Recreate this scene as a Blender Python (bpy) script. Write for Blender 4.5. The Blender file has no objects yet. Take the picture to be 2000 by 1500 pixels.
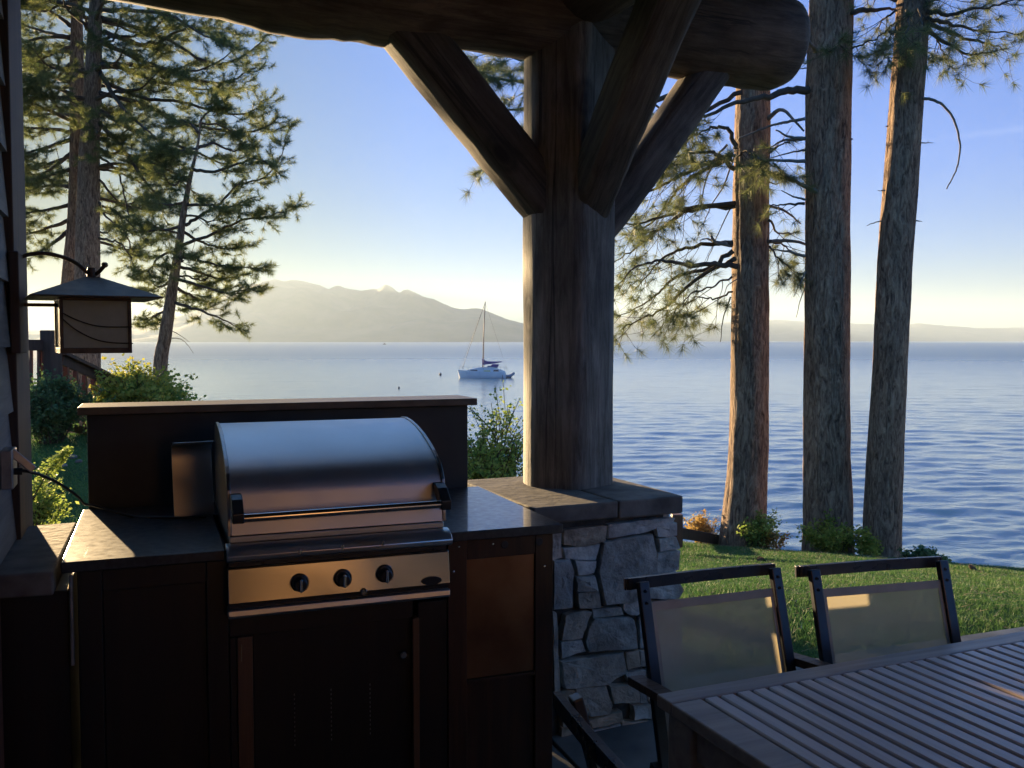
import bpy, bmesh, math, random
import numpy as np
from mathutils import Vector, Matrix, noise as mnoise

SC = bpy.context.scene
COL = SC.collection
rad = math.radians

# ------------------------------------------------------------------ camera
F = 1820.0                       # focal length in pixels of the 2000 px wide photograph
CAMZ = 1.52
PITCH = math.atan(85.0 / F)
cam = bpy.data.objects.new('camera', bpy.data.cameras.new('camera'))
COL.objects.link(cam)
cam.location = (0, 0, CAMZ)
cam.rotation_euler = (math.pi / 2 - PITCH, 0, 0)
cam.data.sensor_width = 36.0
cam.data.lens = 36.0 * F / 2000.0
cam.data.clip_start = 0.05
cam.data.clip_end = 40000
SC.camera = cam

# ------------------------------------------------------------------ world and sun
SUN_AZ = rad(-32.5)              # left of the view direction
SUN_EL = rad(5.0)
world = bpy.data.worlds.new('World')
SC.world = world
world.use_nodes = True
nt = world.node_tree
bg = nt.nodes['Background']
sky = nt.nodes.new('ShaderNodeTexSky')
sky.sky_type = 'NISHITA'
sky.sun_disc = False
sky.sun_elevation = SUN_EL
sky.sun_rotation = SUN_AZ
sky.altitude = 1900
sky.air_density = 1.0
sky.dust_density = 0.25
sky.ozone_density = 3.5
tint = nt.nodes.new('ShaderNodeMix'); tint.data_type = 'RGBA'; tint.blend_type = 'MULTIPLY'
tint.inputs[0].default_value = 1.0
tint.inputs[7].default_value = (1.32, 2.06, 3.55, 1)
nt.links.new(sky.outputs[0], tint.inputs[6])
# soften the glare around the low sun: brightness rolls off, hue stays
bw_ = nt.nodes.new('ShaderNodeRGBToBW'); nt.links.new(tint.outputs[2], bw_.inputs[0])
mk = nt.nodes.new('ShaderNodeMath'); mk.operation = 'MULTIPLY_ADD'; mk.inputs[1].default_value = 0.18; mk.inputs[2].default_value = 1.0; nt.links.new(bw_.outputs[0], mk.inputs[0])
dv = nt.nodes.new('ShaderNodeMath'); dv.operation = 'DIVIDE'; dv.inputs[0].default_value = 1.0; nt.links.new(mk.outputs[0], dv.inputs[1])
# warm air low over the water; overhead sky brightened as added fill
tcw = nt.nodes.new('ShaderNodeTexCoord'); sxw = nt.nodes.new('ShaderNodeSeparateXYZ'); nt.links.new(tcw.outputs['Generated'], sxw.inputs[0])
rw = nt.nodes.new('ShaderNodeValToRGB'); nt.links.new(sxw.outputs[2], rw.inputs[0])
e_ = rw.color_ramp.elements; e_[0].position = 0.0; e_[0].color = (.175, .162, .108, 1); e_[1].position = .58; e_[1].color = (1.0, .66, .36, 1)
for p_, c_ in ((.035, (.198, .198, .16)), (.09, (.225, .23, .216)), (.18, (.25, .25, .25)), (.35, (.26, .26, .25))): e_.new(p_).color = (*c_, 1)
wm = nt.nodes.new('ShaderNodeMix'); wm.data_type = 'RGBA'; wm.blend_type = 'MULTIPLY'; wm.inputs[0].default_value = 1.0
nt.links.new(tint.outputs[2], wm.inputs[6]); nt.links.new(rw.outputs[0], wm.inputs[7])
dt = nt.nodes.new('ShaderNodeVectorMath'); dt.operation = 'DOT_PRODUCT'; nt.links.new(tcw.outputs['Generated'], dt.inputs[0])
dt.inputs[1].default_value = (math.sin(SUN_AZ - .12), math.cos(SUN_AZ - .12), 0.03)
rd = nt.nodes.new('ShaderNodeValToRGB'); nt.links.new(dt.outputs['Value'], rd.inputs[0])
e_ = rd.color_ramp.elements; e_[0].position = .72; e_[0].color = (1, 1, 1, 1); e_[1].position = 1.0; e_[1].color = (.46, .33, .11, 1); e_.new(.91).color = (.80, .72, .48, 1); e_.new(.82).color = (.97, .94, .84, 1)
wd = nt.nodes.new('ShaderNodeMix'); wd.data_type = 'RGBA'; wd.blend_type = 'MULTIPLY'; wd.inputs[0].default_value = 1.0
nt.links.new(wm.outputs[2], wd.inputs[6]); nt.links.new(rd.outputs[0], wd.inputs[7])
vs_ = nt.nodes.new('ShaderNodeVectorMath'); vs_.operation = 'SCALE'; nt.links.new(wd.outputs[2], vs_.inputs[0]); nt.links.new(dv.outputs[0], vs_.inputs['Scale'])
# a faint vapour trail, high on the right
_d1 = Vector(((1700 - 1000) / F, 1, (750 - 290) / F - 85 / F)).normalized(); _d2 = Vector(((2000 - 1000) / F, 1, (750 - 255) / F - 85 / F)).normalized(); _n = _d1.cross(_d2).normalized()
cd = nt.nodes.new('ShaderNodeVectorMath'); cd.operation = 'DOT_PRODUCT'; nt.links.new(tcw.outputs['Generated'], cd.inputs[0]); cd.inputs[1].default_value = _n
ca_ = nt.nodes.new('ShaderNodeMath'); ca_.operation = 'ABSOLUTE'; nt.links.new(cd.outputs['Value'], ca_.inputs[0])
cr_ = nt.nodes.new('ShaderNodeMapRange'); cr_.inputs[1].default_value = .0003; cr_.inputs[2].default_value = .0045; cr_.inputs[3].default_value = .085; cr_.inputs[4].default_value = 0.0; nt.links.new(ca_.outputs[0], cr_.inputs[0])
ce = nt.nodes.new('ShaderNodeVectorMath'); ce.operation = 'DOT_PRODUCT'; nt.links.new(tcw.outputs['Generated'], ce.inputs[0]); ce.inputs[1].default_value = (1, 0, 0)
cg = nt.nodes.new('ShaderNodeMapRange'); cg.inputs[1].default_value = .34; cg.inputs[2].default_value = .48; nt.links.new(ce.outputs['Value'], cg.inputs[0])
cm = nt.nodes.new('ShaderNodeMath'); cm.operation = 'MULTIPLY'; nt.links.new(cr_.outputs[0], cm.inputs[0]); nt.links.new(cg.outputs[0], cm.inputs[1])
cx = nt.nodes.new('ShaderNodeMix'); cx.data_type = 'RGBA'; nt.links.new(cm.outputs[0], cx.inputs[0]); nt.links.new(vs_.outputs[0], cx.inputs[6]); cx.inputs[7].default_value = (2.0, 2.2, 2.6, 1)
nt.links.new(cx.outputs[2], bg.inputs[0])
bg.inputs[1].default_value = 0.055

sun = bpy.data.objects.new('sun', bpy.data.lights.new('sun', 'SUN'))
COL.objects.link(sun)
sun.data.energy = 2.9
sun.data.angle = rad(0.5)
sun.data.color = (1.0, 0.71, 0.38)
sdir = Vector((math.sin(SUN_AZ) * math.cos(SUN_EL), math.cos(SUN_AZ) * math.cos(SUN_EL), math.sin(SUN_EL)))
sun.rotation_euler = sdir.to_track_quat('Z', 'Y').to_euler()

SC.view_settings.view_transform = 'Standard'
SC.view_settings.look = 'None'
SC.view_settings.exposure = 3.3
SC.view_settings.gamma = 1.0
try:
    SC.cycles.use_denoising = True
    SC.cycles.max_bounces = 8
    SC.cycles.diffuse_bounces = 3
    SC.cycles.glossy_bounces = 4
    SC.cycles.transparent_max_bounces = 12
    SC.cycles.volume_bounces = 0
    SC.cycles.sample_clamp_indirect = 4.0
    SC.cycles.caustics_reflective = False
    SC.cycles.caustics_refractive = False
except Exception:
    pass

# ------------------------------------------------------------------ geometry helpers
CA, SA = math.cos(PITCH), math.sin(PITCH)
def ray(u, v):
    dx, dy = (u - 1000.0) / F, -(v - 750.0) / F
    return Vector((dx, CA + dy * SA, -SA + dy * CA))
def P(u, v, y):
    """world point seen at photograph pixel (u, v), at distance y ahead"""
    d = ray(u, v); k = y / d.y
    return Vector((d.x * k, y, CAMZ + d.z * k))
def PZ(u, v, z):
    d = ray(u, v); k = (z - CAMZ) / d.z
    return Vector((d.x * k, d.y * k, z))
def PP(u, v, p0, n):
    d = ray(u, v); c = Vector((0, 0, CAMZ))
    k = (p0 - c).dot(n) / d.dot(n)
    return c + d * k

class Frame:
    """a yawed frame on the ground"""
    def __init__(s, x, y, yaw):
        s.o = Vector((x, y, 0)); s.yaw = yaw
        s.e1 = Vector((math.cos(yaw), math.sin(yaw), 0)); s.e2 = Vector((-math.sin(yaw), math.cos(yaw), 0))
    def __call__(s, a, b, z=0.0):
        v = s.o + s.e1 * a + s.e2 * b; v.z += z
        return v
ID = Frame(0, 0, 0)

class MB:
    def __init__(s):
        s.v = []; s.f = []
    def add(s, vs, fs):
        n = len(s.v); s.v.extend([tuple(p) for p in vs]); s.f.extend([tuple(i + n for i in f) for f in fs])
        return s
    def box(s, fr, a0, a1, b0, b1, z0, z1):
        vs = [fr(a, b, z) for z in (z0, z1) for b in (b0, b1) for a in (a0, a1)]
        return s.add(vs, [(0, 2, 3, 1), (4, 5, 7, 6), (0, 1, 5, 4), (2, 6, 7, 3), (0, 4, 6, 2), (1, 3, 7, 5)])
    def prism(s, pts, off):
        """closed polygon pts (3d) extruded by vector off"""
        n = len(pts); off = Vector(off)
        vs = [Vector(p) for p in pts] + [Vector(p) + off for p in pts]
        return s.add(vs, [tuple(range(n))[::-1], tuple(range(n, 2 * n))] + [(i, (i + 1) % n, n + (i + 1) % n, n + i) for i in range(n)])
    def bar(s, p, q, w, h, up=(0, 0, 1)):
        """rectangular bar from p to q"""
        p, q = Vector(p), Vector(q); d = (q - p).normalized(); up = Vector(up)
        sx = d.cross(up).normalized() * (w / 2); sy = sx.normalized().cross(d).normalized() * (h / 2)
        vs = [p - sx - sy, p + sx - sy, p + sx + sy, p - sx + sy, q - sx - sy, q + sx - sy, q + sx + sy, q - sx + sy]
        return s.add(vs, [(3, 2, 1, 0), (4, 5, 6, 7), (0, 1, 5, 4), (1, 2, 6, 5), (2, 3, 7, 6), (3, 0, 4, 7)])
    def tube(s, pts, rs, n=8, cap=True, wob=0.0, rng=None, squash=None, sqp=None):
        pts = [Vector(p) for p in pts]; m = len(pts)
        if not hasattr(rs, '__len__'): rs = [rs] * m
        ref = None; base = len(s.v)
        for i in range(m):
            d = (pts[min(i + 1, m - 1)] - pts[max(i - 1, 0)])
            d = d.normalized() if d.length > 1e-9 else Vector((0, 0, 1))
            if ref is None:
                ref = d.orthogonal().normalized() if abs(d.z) > .9 else d.cross(Vector((0, 0, 1))).normalized()
            ref = (ref - d * ref.dot(d)).normalized(); b = d.cross(ref)
            for k in range(n):
                a = 2 * math.pi * k / n; r = rs[i]
                if sqp: r *= 1.08 / (abs(math.cos(a)) ** sqp + abs(math.sin(a)) ** sqp) ** (1 / sqp)
                if wob: r *= 1 + wob * mnoise.noise(Vector((math.cos(a) * 1.6, math.sin(a) * 1.6, i * .6 + wob * 37)))
                s.v.append(tuple(pts[i] + ref * (math.cos(a) * r) + b * (math.sin(a) * r * (squash or 1))))
        for i in range(m - 1):
            for k in range(n):
                a = base + i * n + k; c = base + i * n + (k + 1) % n
                s.f.append((a, c, c + n, a + n))
        if cap:
            s.f.append(tuple(base + k for k in range(n))[::-1]); s.f.append(tuple(base + (m - 1) * n + k for k in range(n)))
        return s
    def disc_dome(s, c, r, ax, h=0.0, n=14):
        ax = Vector(ax).normalized(); a = ax.orthogonal().normalized(); b = ax.cross(a); c = Vector(c)
        base = len(s.v)
        rings = [(1, 0), (.97, .7), (.75, 1.0)]
        for rr, hh in rings:
            for k in range(n):
                t = 2 * math.pi * k / n
                s.v.append(tuple(c + (a * math.cos(t) + b * math.sin(t)) * r * rr + ax * h * hh))
        for j in range(2):
            for k in range(n):
                p = base + j * n + k; q = base + j * n + (k + 1) % n
                s.f.append((p, q, q + n, p + n))
        s.f.append(tuple(base + 2 * n + k for k in range(n))); s.f.append(tuple(base + k for k in range(n))[::-1])
        return s

def rootloc(o):
    v = Vector((0, 0, 0))
    while o is not None:
        v += o.location; o = o.parent
    return v
def obj(name, mb, m, parent=None, bevel=0, smooth=False, seg=2, rel=True):
    me = bpy.data.meshes.new(name)
    off = rootloc(parent) if (parent is not None and rel) else Vector((0, 0, 0))
    me.from_pydata([(x - off.x, y - off.y, z - off.z) for x, y, z in mb.v], [], mb.f)
    me.validate(); me.update()
    bm = bmesh.new(); bm.from_mesh(me); bmesh.ops.recalc_face_normals(bm, faces=bm.faces); bm.to_mesh(me); bm.free()
    o = bpy.data.objects.new(name, me); COL.objects.link(o)
    if m: me.materials.append(m)
    if parent: o.parent = parent
    if smooth:
        me.polygons.foreach_set('use_smooth', [True] * len(me.polygons))
        if smooth != 'all':
            bm = bmesh.new(); bm.from_mesh(me)
            for e in bm.edges:
                if len(e.link_faces) == 2 and e.calc_face_angle(0) > rad(40): e.smooth = False
            bm.to_mesh(me); bm.free()
    if bevel:
        b = o.modifiers.new('bevel', 'BEVEL'); b.width = bevel; b.segments = seg; b.limit_method = 'ANGLE'; b.angle_limit = rad(35)
        b.harden_normals = False
    return o
def npmesh(name, v, faces_n, m, parent=None, k=3, smooth=False, idx=None):
    """fast mesh: v (N,3); faces are consecutive runs of k vertices unless idx given"""
    me = bpy.data.meshes.new(name)
    off = rootloc(parent) if parent is not None else Vector((0, 0, 0))
    v = np.asarray(v, dtype=np.float32) - np.array(off, dtype=np.float32)
    if idx is None: idx = np.arange(faces_n * k, dtype=np.int32)
    idx = np.asarray(idx, dtype=np.int32).ravel(); nf = len(idx) // k
    me.vertices.add(len(v)); me.vertices.foreach_set('co', v.ravel())
    me.loops.add(len(idx)); me.loops.foreach_set('vertex_index', idx)
    me.polygons.add(nf); me.polygons.foreach_set('loop_start', np.arange(0, nf * k, k, dtype=np.int32))
    me.polygons.foreach_set('loop_total', np.full(nf, k, dtype=np.int32))
    if smooth: me.polygons.foreach_set('use_smooth', np.ones(nf, dtype=bool))
    me.update(calc_edges=True); me.validate()
    o = bpy.data.objects.new(name, me); COL.objects.link(o)
    if m: me.materials.append(m)
    if parent: o.parent = parent
    return o
def tag(o, label, cat, group=None, kind=None):
    o['label'] = label; o['category'] = cat
    if group: o['group'] = group
    if kind: o['kind'] = kind
    return o
def thing(name, label, cat, loc, group=None, rz=0):
    o = bpy.data.objects.new(name, None); COL.objects.link(o)
    o.empty_display_size = .1
    o.location = loc; o.rotation_euler = (0, 0, rz)
    return tag(o, label, cat, group)
def struct(o):
    o['kind'] = 'structure'; return o
def copy_tree(o, parent=None):
    c = o.copy(); COL.objects.link(c); c.parent = parent
    for ch in list(o.children): copy_tree(ch, c)
    return c
def spline(pts, n=6):
    pts = [Vector(p) for p in pts]
    if len(pts) < 3: return [pts[0].lerp(pts[-1], i / n) for i in range(n + 1)]
    out = []
    q = [pts[0] * 2 - pts[1]] + pts + [pts[-1] * 2 - pts[-2]]
    for i in range(1, len(q) - 2):
        for j in range(n):
            t = j / n; a, b, c, d = q[i - 1], q[i], q[i + 1], q[i + 2]
            out.append(.5 * ((2 * b) + (c - a) * t + (2 * a - 5 * b + 4 * c - d) * t * t + (3 * b - a - 3 * c + d) * t ** 3))
    out.append(pts[-1]); return out

# ------------------------------------------------------------------ materials
def newmat(name):
    m = bpy.data.materials.new(name); m.use_nodes = True
    n = m.node_tree; p = n.nodes['Principled BSDF']
    return m, n, p
def nd(n, t, **kw):
    x = n.nodes.new('ShaderNode' + t)
    for k, v in kw.items(): setattr(x, k, v)
    return x
def coords(n, scale=(1, 1, 1), rot=(0, 0, 0), src='Object'):
    tc = nd(n, 'TexCoord'); mp = nd(n, 'Mapping'); mp.inputs['Scale'].default_value = scale; mp.inputs['Rotation'].default_value = rot
    n.links.new(tc.outputs[src], mp.inputs[0]); return mp.outputs[0]
def ntex(n, co, scale, detail=4, rough=.55, dist=0):
    t = nd(n, 'TexNoise'); t.inputs['Scale'].default_value = scale; t.inputs['Detail'].default_value = detail
    t.inputs['Roughness'].default_value = rough; t.inputs['Distortion'].default_value = dist
    n.links.new(co, t.inputs['Vector']); return t.outputs['Fac']
def ramp(n, fac, stops):
    r = nd(n, 'ValToRGB'); e = r.color_ramp.elements
    while len(e) < len(stops): e.new(.5)
    for i, (pos, c) in enumerate(stops):
        e[i].position = pos; e[i].color = (c, c, c, 1) if not hasattr(c, '__len__') else (*c, 1)
    n.links.new(fac, r.inputs[0]); return r.outputs[0]
def bump(n, p, h, strength=.5, dist=.01, prev=None):
    b = nd(n, 'Bump'); b.inputs['Strength'].default_value = strength; b.inputs['Distance'].default_value = dist
    n.links.new(h, b.inputs['Height'])
    if prev is not None: n.links.new(prev, b.inputs['Normal'])
    n.links.new(b.outputs[0], p.inputs['Normal']); return b.outputs[0]
def simple(name, c1, c2, rough=.7, scale=8, metal=0, stretch=(1, 1, 1), rot=(0, 0, 0), bs=.3, bd=.005, detail=6, lo=.35, hi=.65, spec=None, bscale=None, rvar=.0):
    m, n, p = newmat(name)
    co = coords(n, stretch, rot)
    f = ntex(n, co, scale, detail)
    n.links.new(ramp(n, f, [(lo, c1), (hi, c2)]), p.inputs['Base Color'])
    p.inputs['Roughness'].default_value = rough; p.inputs['Metallic'].default_value = metal
    if spec is not None: p.inputs['Specular IOR Level'].default_value = spec
    if rvar:
        f3 = ntex(n, co, scale * .6, 5)
        n.links.new(ramp(n, f3, [(.3, max(0, rough - rvar)), (.7, min(1, rough + rvar))]), p.inputs['Roughness'])
    if bs:
        f2 = ntex(n, co, bscale or scale * 3, detail)
        bump(n, p, f2, bs, bd)
    return m
def wood(name, c1, c2, yaw=0, axis='x', rough=.6, scale=3, bs=.3, bd=.003):
    """grain along the given local axis after un-yawing"""
    st = {'x': (.12, 1.6, 1.6), 'y': (1.6, .12, 1.6), 'z': (1.6, 1.6, .12)}[axis]
    m, n, p = newmat(name)
    tc = nd(n, 'TexCoord')
    r1 = nd(n, 'Mapping'); r1.inputs['Rotation'].default_value = (0, 0, -yaw); n.links.new(tc.outputs['Object'], r1.inputs[0])
    mp = nd(n, 'Mapping'); mp.inputs['Scale'].default_value = st; n.links.new(r1.outputs[0], mp.inputs[0])
    f = ntex(n, mp.outputs[0], scale * 6, 8, .65, .6)
    n.links.new(ramp(n, f, [(.3, c1), (.7, c2)]), p.inputs['Base Color'])
    p.inputs['Roughness'].default_value = rough
    f2 = ntex(n, mp.outputs[0], scale * 20, 6, .6)
    bump(n, p, f2, bs, bd); return m
def logmat(name, c1, c2, axis_vec, rough=.75):
    """weathered peeled log: streaks and checks along the log axis, blotchy"""
    m, n, p = newmat(name)
    tc = nd(n, 'TexCoord')
    q = Vector(axis_vec).to_track_quat('X', 'Z').inverted().to_euler()
    r1 = nd(n, 'Mapping'); r1.inputs['Rotation'].default_value = q; n.links.new(tc.outputs['Object'], r1.inputs[0])
    mp = nd(n, 'Mapping'); mp.inputs['Scale'].default_value = (.1, 1, 1); n.links.new(r1.outputs[0], mp.inputs[0])
    f = ntex(n, mp.outputs[0], 30, 10, .75, .4)
    f0 = ntex(n, r1.outputs[0], 2.2, 5, .6)
    a = ramp(n, f, [(.38, c1), (.64, c2)])
    b = ramp(n, f0, [(.35, .55), (.65, 1.15)])
    mx = nd(n, 'Mix'); mx.data_type = 'RGBA'; mx.blend_type = 'MULTIPLY'; mx.inputs[0].default_value = 1
    n.links.new(a, mx.inputs[6]); n.links.new(b, mx.inputs[7])
    # drying checks: thin dark long cracks
    mp2 = nd(n, 'Mapping'); mp2.inputs['Scale'].default_value = (.22, 9, 9); n.links.new(r1.outputs[0], mp2.inputs[0])
    wv = nd(n, 'TexNoise'); wv.inputs['Scale'].default_value = 3; n.links.new(mp2.outputs[0], wv.inputs['Vector'])
    wa = nd(n, 'Mix'); wa.data_type = 'RGBA'; wa.blend_type = 'ADD'; wa.inputs[0].default_value = .5; n.links.new(mp2.outputs[0], wa.inputs[6]); n.links.new(wv.outputs['Color'], wa.inputs[7])
    vo = nd(n, 'TexVoronoi', feature='DISTANCE_TO_EDGE'); vo.inputs['Scale'].default_value = 1.0; n.links.new(wa.outputs[2], vo.inputs['Vector'])
    ck0 = ramp(n, vo.outputs['Distance'], [(.0, .0), (.035, 1.0)])
    ckm = ramp(n, ntex(n, mp.outputs[0], 5, 3), [(.46, 1.0), (.60, 0.0)])      # cracks only here and there
    ckx = nd(n, 'Math', operation='MAXIMUM'); n.links.new(ck0, ckx.inputs[0]); n.links.new(ckm, ckx.inputs[1]); ck = ckx.outputs[0]
    mx2 = nd(n, 'Mix'); mx2.data_type = 'RGBA'; mx2.blend_type = 'MULTIPLY'; mx2.inputs[0].default_value = .8
    mp3 = nd(n, 'Mapping'); mp3.inputs['Scale'].default_value = (.55, 1, 1); n.links.new(r1.outputs[0], mp3.inputs[0])
    vk = nd(n, 'TexVoronoi'); vk.inputs['Scale'].default_value = 2.6; n.links.new(mp3.outputs[0], vk.inputs['Vector'])
    kn = ramp(n, vk.outputs['Distance'], [(.05, .25), (.085, .75), (.11, .55), (.15, 1.0)])      # knots
    mk_ = nd(n, 'Mix'); mk_.data_type = 'RGBA'; mk_.blend_type = 'MULTIPLY'; mk_.inputs[0].default_value = 1
    n.links.new(mx.outputs[2], mk_.inputs[6]); n.links.new(kn, mk_.inputs[7])
    n.links.new(mk_.outputs[2], mx2.inputs[6]); n.links.new(ck, mx2.inputs[7])
    n.links.new(mx2.outputs[2], p.inputs['Base Color'])
    p.inputs['Roughness'].default_value = rough
    b1 = bump(n, p, f, .7, .012)
    bump(n, p, ck, .5, .006, b1)
    return m
def bark(name, c1, c2, c3):
    """long ragged plates between dark furrows"""
    m, n, p = newmat(name)
    co = coords(n, (1, 1, .22)); co2 = coords(n, (1, 1, .45))
    f = ntex(n, co, 17, 6, .62, 1.6); g = ntex(n, co2, 42, 7, .7, .4); f0 = ntex(n, co2, 2.2, 4)
    mm = nd(n, 'Math', operation='MULTIPLY_ADD'); n.links.new(g, mm.inputs[0]); mm.inputs[1].default_value = .35; n.links.new(f, mm.inputs[2])
    a = ramp(n, mm.outputs[0], [(.50, c1), (.64, c2), (.86, c3)])
    b = ramp(n, f0, [(.3, .7), (.7, 1.2)])
    mx = nd(n, 'Mix'); mx.data_type = 'RGBA'; mx.blend_type = 'MULTIPLY'; mx.inputs[0].default_value = 1
    n.links.new(a, mx.inputs[6]); n.links.new(b, mx.inputs[7]); n.links.new(mx.outputs[2], p.inputs['Base Color']); p.inputs['Roughness'].default_value = .9
    bump(n, p, ramp(n, mm.outputs[0], [(.45, 0.0), (.85, 1.0)]), 1.0, .045); return m
def leafmat(name, c1, c2, trans=.45, rough=.6, scale=3.0):
    m, n, p = newmat(name)
    geo = nd(n, 'NewGeometry')
    co = coords(n)
    f = ntex(n, co, scale, 3)
    mth = nd(n, 'Math', operation='ADD'); n.links.new(f, mth.inputs[0])
    mr = nd(n, 'MapRange'); mr.inputs[3].default_value = -.22; mr.inputs[4].default_value = .22
    n.links.new(geo.outputs['Random Per Island'], mr.inputs[0]); n.links.new(mr.outputs[0], mth.inputs[1])
    col = ramp(n, mth.outputs[0], [(.25, c1), (.75, c2)])
    n.links.new(col, p.inputs['Base Color']); p.inputs['Roughness'].default_value = rough
    p.inputs['Specular IOR Level'].default_value = .3
    tr = nd(n, 'BsdfTranslucent'); n.links.new(col, tr.inputs[0])
    ms = nd(n, 'MixShader'); ms.inputs[0].default_value = trans
    n.links.new(p.outputs[0], ms.inputs[1]); n.links.new(tr.outputs[0], ms.inputs[2])
    n.links.new(ms.outputs[0], n.nodes['Material Output'].inputs[0])
    return m

M = {}
KY = rad(21.0)
M['granite'] = simple('black_granite', (.012, .012, .014), (.035, .035, .038), rough=.42, scale=60, bs=.03, bd=.001, rvar=.08)
_p = M['granite'].node_tree.nodes['Principled BSDF']; _p.inputs['Coat Weight'].default_value = .55; _p.inputs['Coat Roughness'].default_value = .07
M['wall_tile'] = simple('dark_slate_panel', (.018, .021, .022), (.034, .038, .036), rough=.5, scale=5, bs=.15, bd=.002, rvar=.1)
M['copper'] = simple('cap_wood', (.085, .055, .034), (.15, .10, .062), rough=.45, scale=6, stretch=(1, 6, 6), rot=(0, 0, -KY), bs=.2, bd=.002)
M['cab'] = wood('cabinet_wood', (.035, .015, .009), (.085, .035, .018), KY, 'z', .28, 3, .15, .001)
M['strip'] = wood('light_catching_stile', (.09, .04, .02), (.19, .085, .04), KY, 'z', .35, 3, .15, .001)  # paler brown paints in the light caught by the door frame edges
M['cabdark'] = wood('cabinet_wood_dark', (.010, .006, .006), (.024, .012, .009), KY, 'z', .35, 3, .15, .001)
def steel(name, c, rough, aniso=True, ys=0):
    m, n, p = newmat(name)
    co = coords(n, (1, 1, 220) if not ys else (2, 2, 2)); f = ntex(n, co, 1.5, 4)
    co2 = coords(n); f2 = ntex(n, co2, 3, 4)
    p.inputs['Metallic'].default_value = 1
    n.links.new(ramp(n, f2, [(.3, tuple(x * .88 for x in c)), (.7, c)]), p.inputs['Base Color'])
    p.inputs['Roughness'].default_value = rough
    p.inputs['Anisotropic'].default_value = .5
    return m
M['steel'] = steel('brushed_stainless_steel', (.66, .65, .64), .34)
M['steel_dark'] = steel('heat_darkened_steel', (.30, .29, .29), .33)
M['chrome'] = steel('polished_steel', (.75, .75, .76), .12)
M['blackmetal'] = simple('black_powder_coat', (.012, .012, .014), (.02, .02, .024), rough=.32, scale=30, bs=.08, bd=.0005, rvar=.06)
M['iron'] = simple('dark_bronze_iron', (.05, .036, .028), (.10, .075, .055), rough=.5, scale=25, metal=.6, bs=.15, bd=.001)
M['rubber'] = simple('black_rubber', (.01, .01, .01), (.02, .02, .02), rough=.5, scale=20, bs=0)
M['greybox'] = simple('grey_cast_metal', (.28, .29, .3), (.42, .43, .45), rough=.35, scale=20, metal=.7, bs=.1, bd=.001)
M['slab'] = simple('sandstone_slab', (.095, .085, .075), (.21, .19, .165), rough=.85, scale=9, bs=.5, bd=.006, detail=9)
M['flag'] = simple('flagstone_paving', (.07, .075, .075), (.17, .17, .16), rough=.6, scale=4, bs=.4, bd=.004, detail=9, rvar=.15)
M['mortar'] = simple('dark_mortar', (.05, .048, .045), (.11, .105, .095), rough=.95, scale=20, bs=.5, bd=.005)  # plain dark joint colour
def stonemat():
    m, n, p = newmat('quarried_stone')
    geo = nd(n, 'NewGeometry'); co = coords(n)
    f = ntex(n, co, 14, 9, .65); f0 = ntex(n, co, 3.5, 5, .6)
    a = ramp(n, geo.outputs['Random Per Island'], [(0, (.30, .30, .28)), (.25, (.54, .52, .46)), (.5, (.46, .36, .26)), (.75, (.60, .58, .54)), (1, (.38, .39, .38))])
    b = ramp(n, f, [(.3, .42), (.7, 1.5)])
    mx = nd(n, 'Mix'); mx.data_type = 'RGBA'; mx.blend_type = 'MULTIPLY'; mx.inputs[0].default_value = 1
    n.links.new(a, mx.inputs[6]); n.links.new(b, mx.inputs[7])
    mx2 = nd(n, 'Mix'); mx2.data_type = 'RGBA'; n.links.new(ramp(n, f0, [(.5, 0), (.7, .6)]), mx2.inputs[0])
    n.links.new(mx.outputs[2], mx2.inputs[6]); mx2.inputs[7].default_value = (.17, .115, .075, 1)
    n.links.new(mx2.outputs[2], p.inputs['Base Color']); p.inputs['Roughness'].default_value = .85
    b1 = bump(n, p, f, 1.0, .016); bump(n, p, f0, .6, .02, b1); return m
M['stone'] = stonemat()
M['siding'] = wood('weathered_grey_siding', (.16, .165, .165), (.27, .275, .27), KY, 'y', .8, 3, .5, .003)
M['trim'] = wood('brown_stained_trim', (.035, .02, .014), (.08, .045, .03), KY, 'z', .7, 3, .4, .003)
M['redtrim'] = wood('red_brown_trim', (.09, .03, .018), (.16, .06, .035), KY, 'z', .6, 3, .3, .002)
M['cedar'] = wood('warm_cedar_logs', (.44, .27, .15), (.64, .43, .26), KY, 'x', .55, 2, .4, .004)
M['ceiling'] = wood('dark_ceiling_boards', (.035, .022, .015), (.075, .048, .032), KY, 'x', .8, 3, .3, .003)
M['table'] = wood('table_slats_wood', (.42, .34, .33), (.66, .56, .54), rad(23), 'y', .33, 3, .25, .0012)
M['tabledark'] = wood('table_frame_wood', (.24, .185, .16), (.42, .34, .30), rad(23), 'x', .38, 3, .25, .0012)
M['needle'] = leafmat('pine_needles', (.07, .11, .045), (.24, .265, .095), .58, .5, 1.2)
M['needle_near'] = leafmat('long_pine_needles', (.07, .11, .05), (.26, .28, .12), .52, .45, 1.5)
M['twig'] = simple('pine_twig', (.05, .035, .025), (.10, .075, .055), rough=.9, scale=10, bs=.4, bd=.003)
M['deadwood'] = simple('grey_dead_limb', (.14, .12, .10), (.24, .21, .18), rough=.9, scale=10, bs=.4, bd=.003)
M['bark'] = bark('furrowed_pine_bark', (.09, .052, .033), (.30, .19, .125), (.60, .42, .28))
M['leaf_green'] = leafmat('green_shrub_leaves', (.05, .10, .03), (.11, .19, .06), .45)
M['leaf_dark'] = leafmat('dark_shrub_leaves', (.06, .12, .05), (.13, .22, .08), .4)
M['leaf_yellow'] = leafmat('yellowing_leaves', (.20, .28, .05), (.46, .42, .08), .5)
M['leaf_orange'] = leafmat('rusty_autumn_leaves', (.34, .22, .07), (.60, .42, .14), .5)
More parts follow.
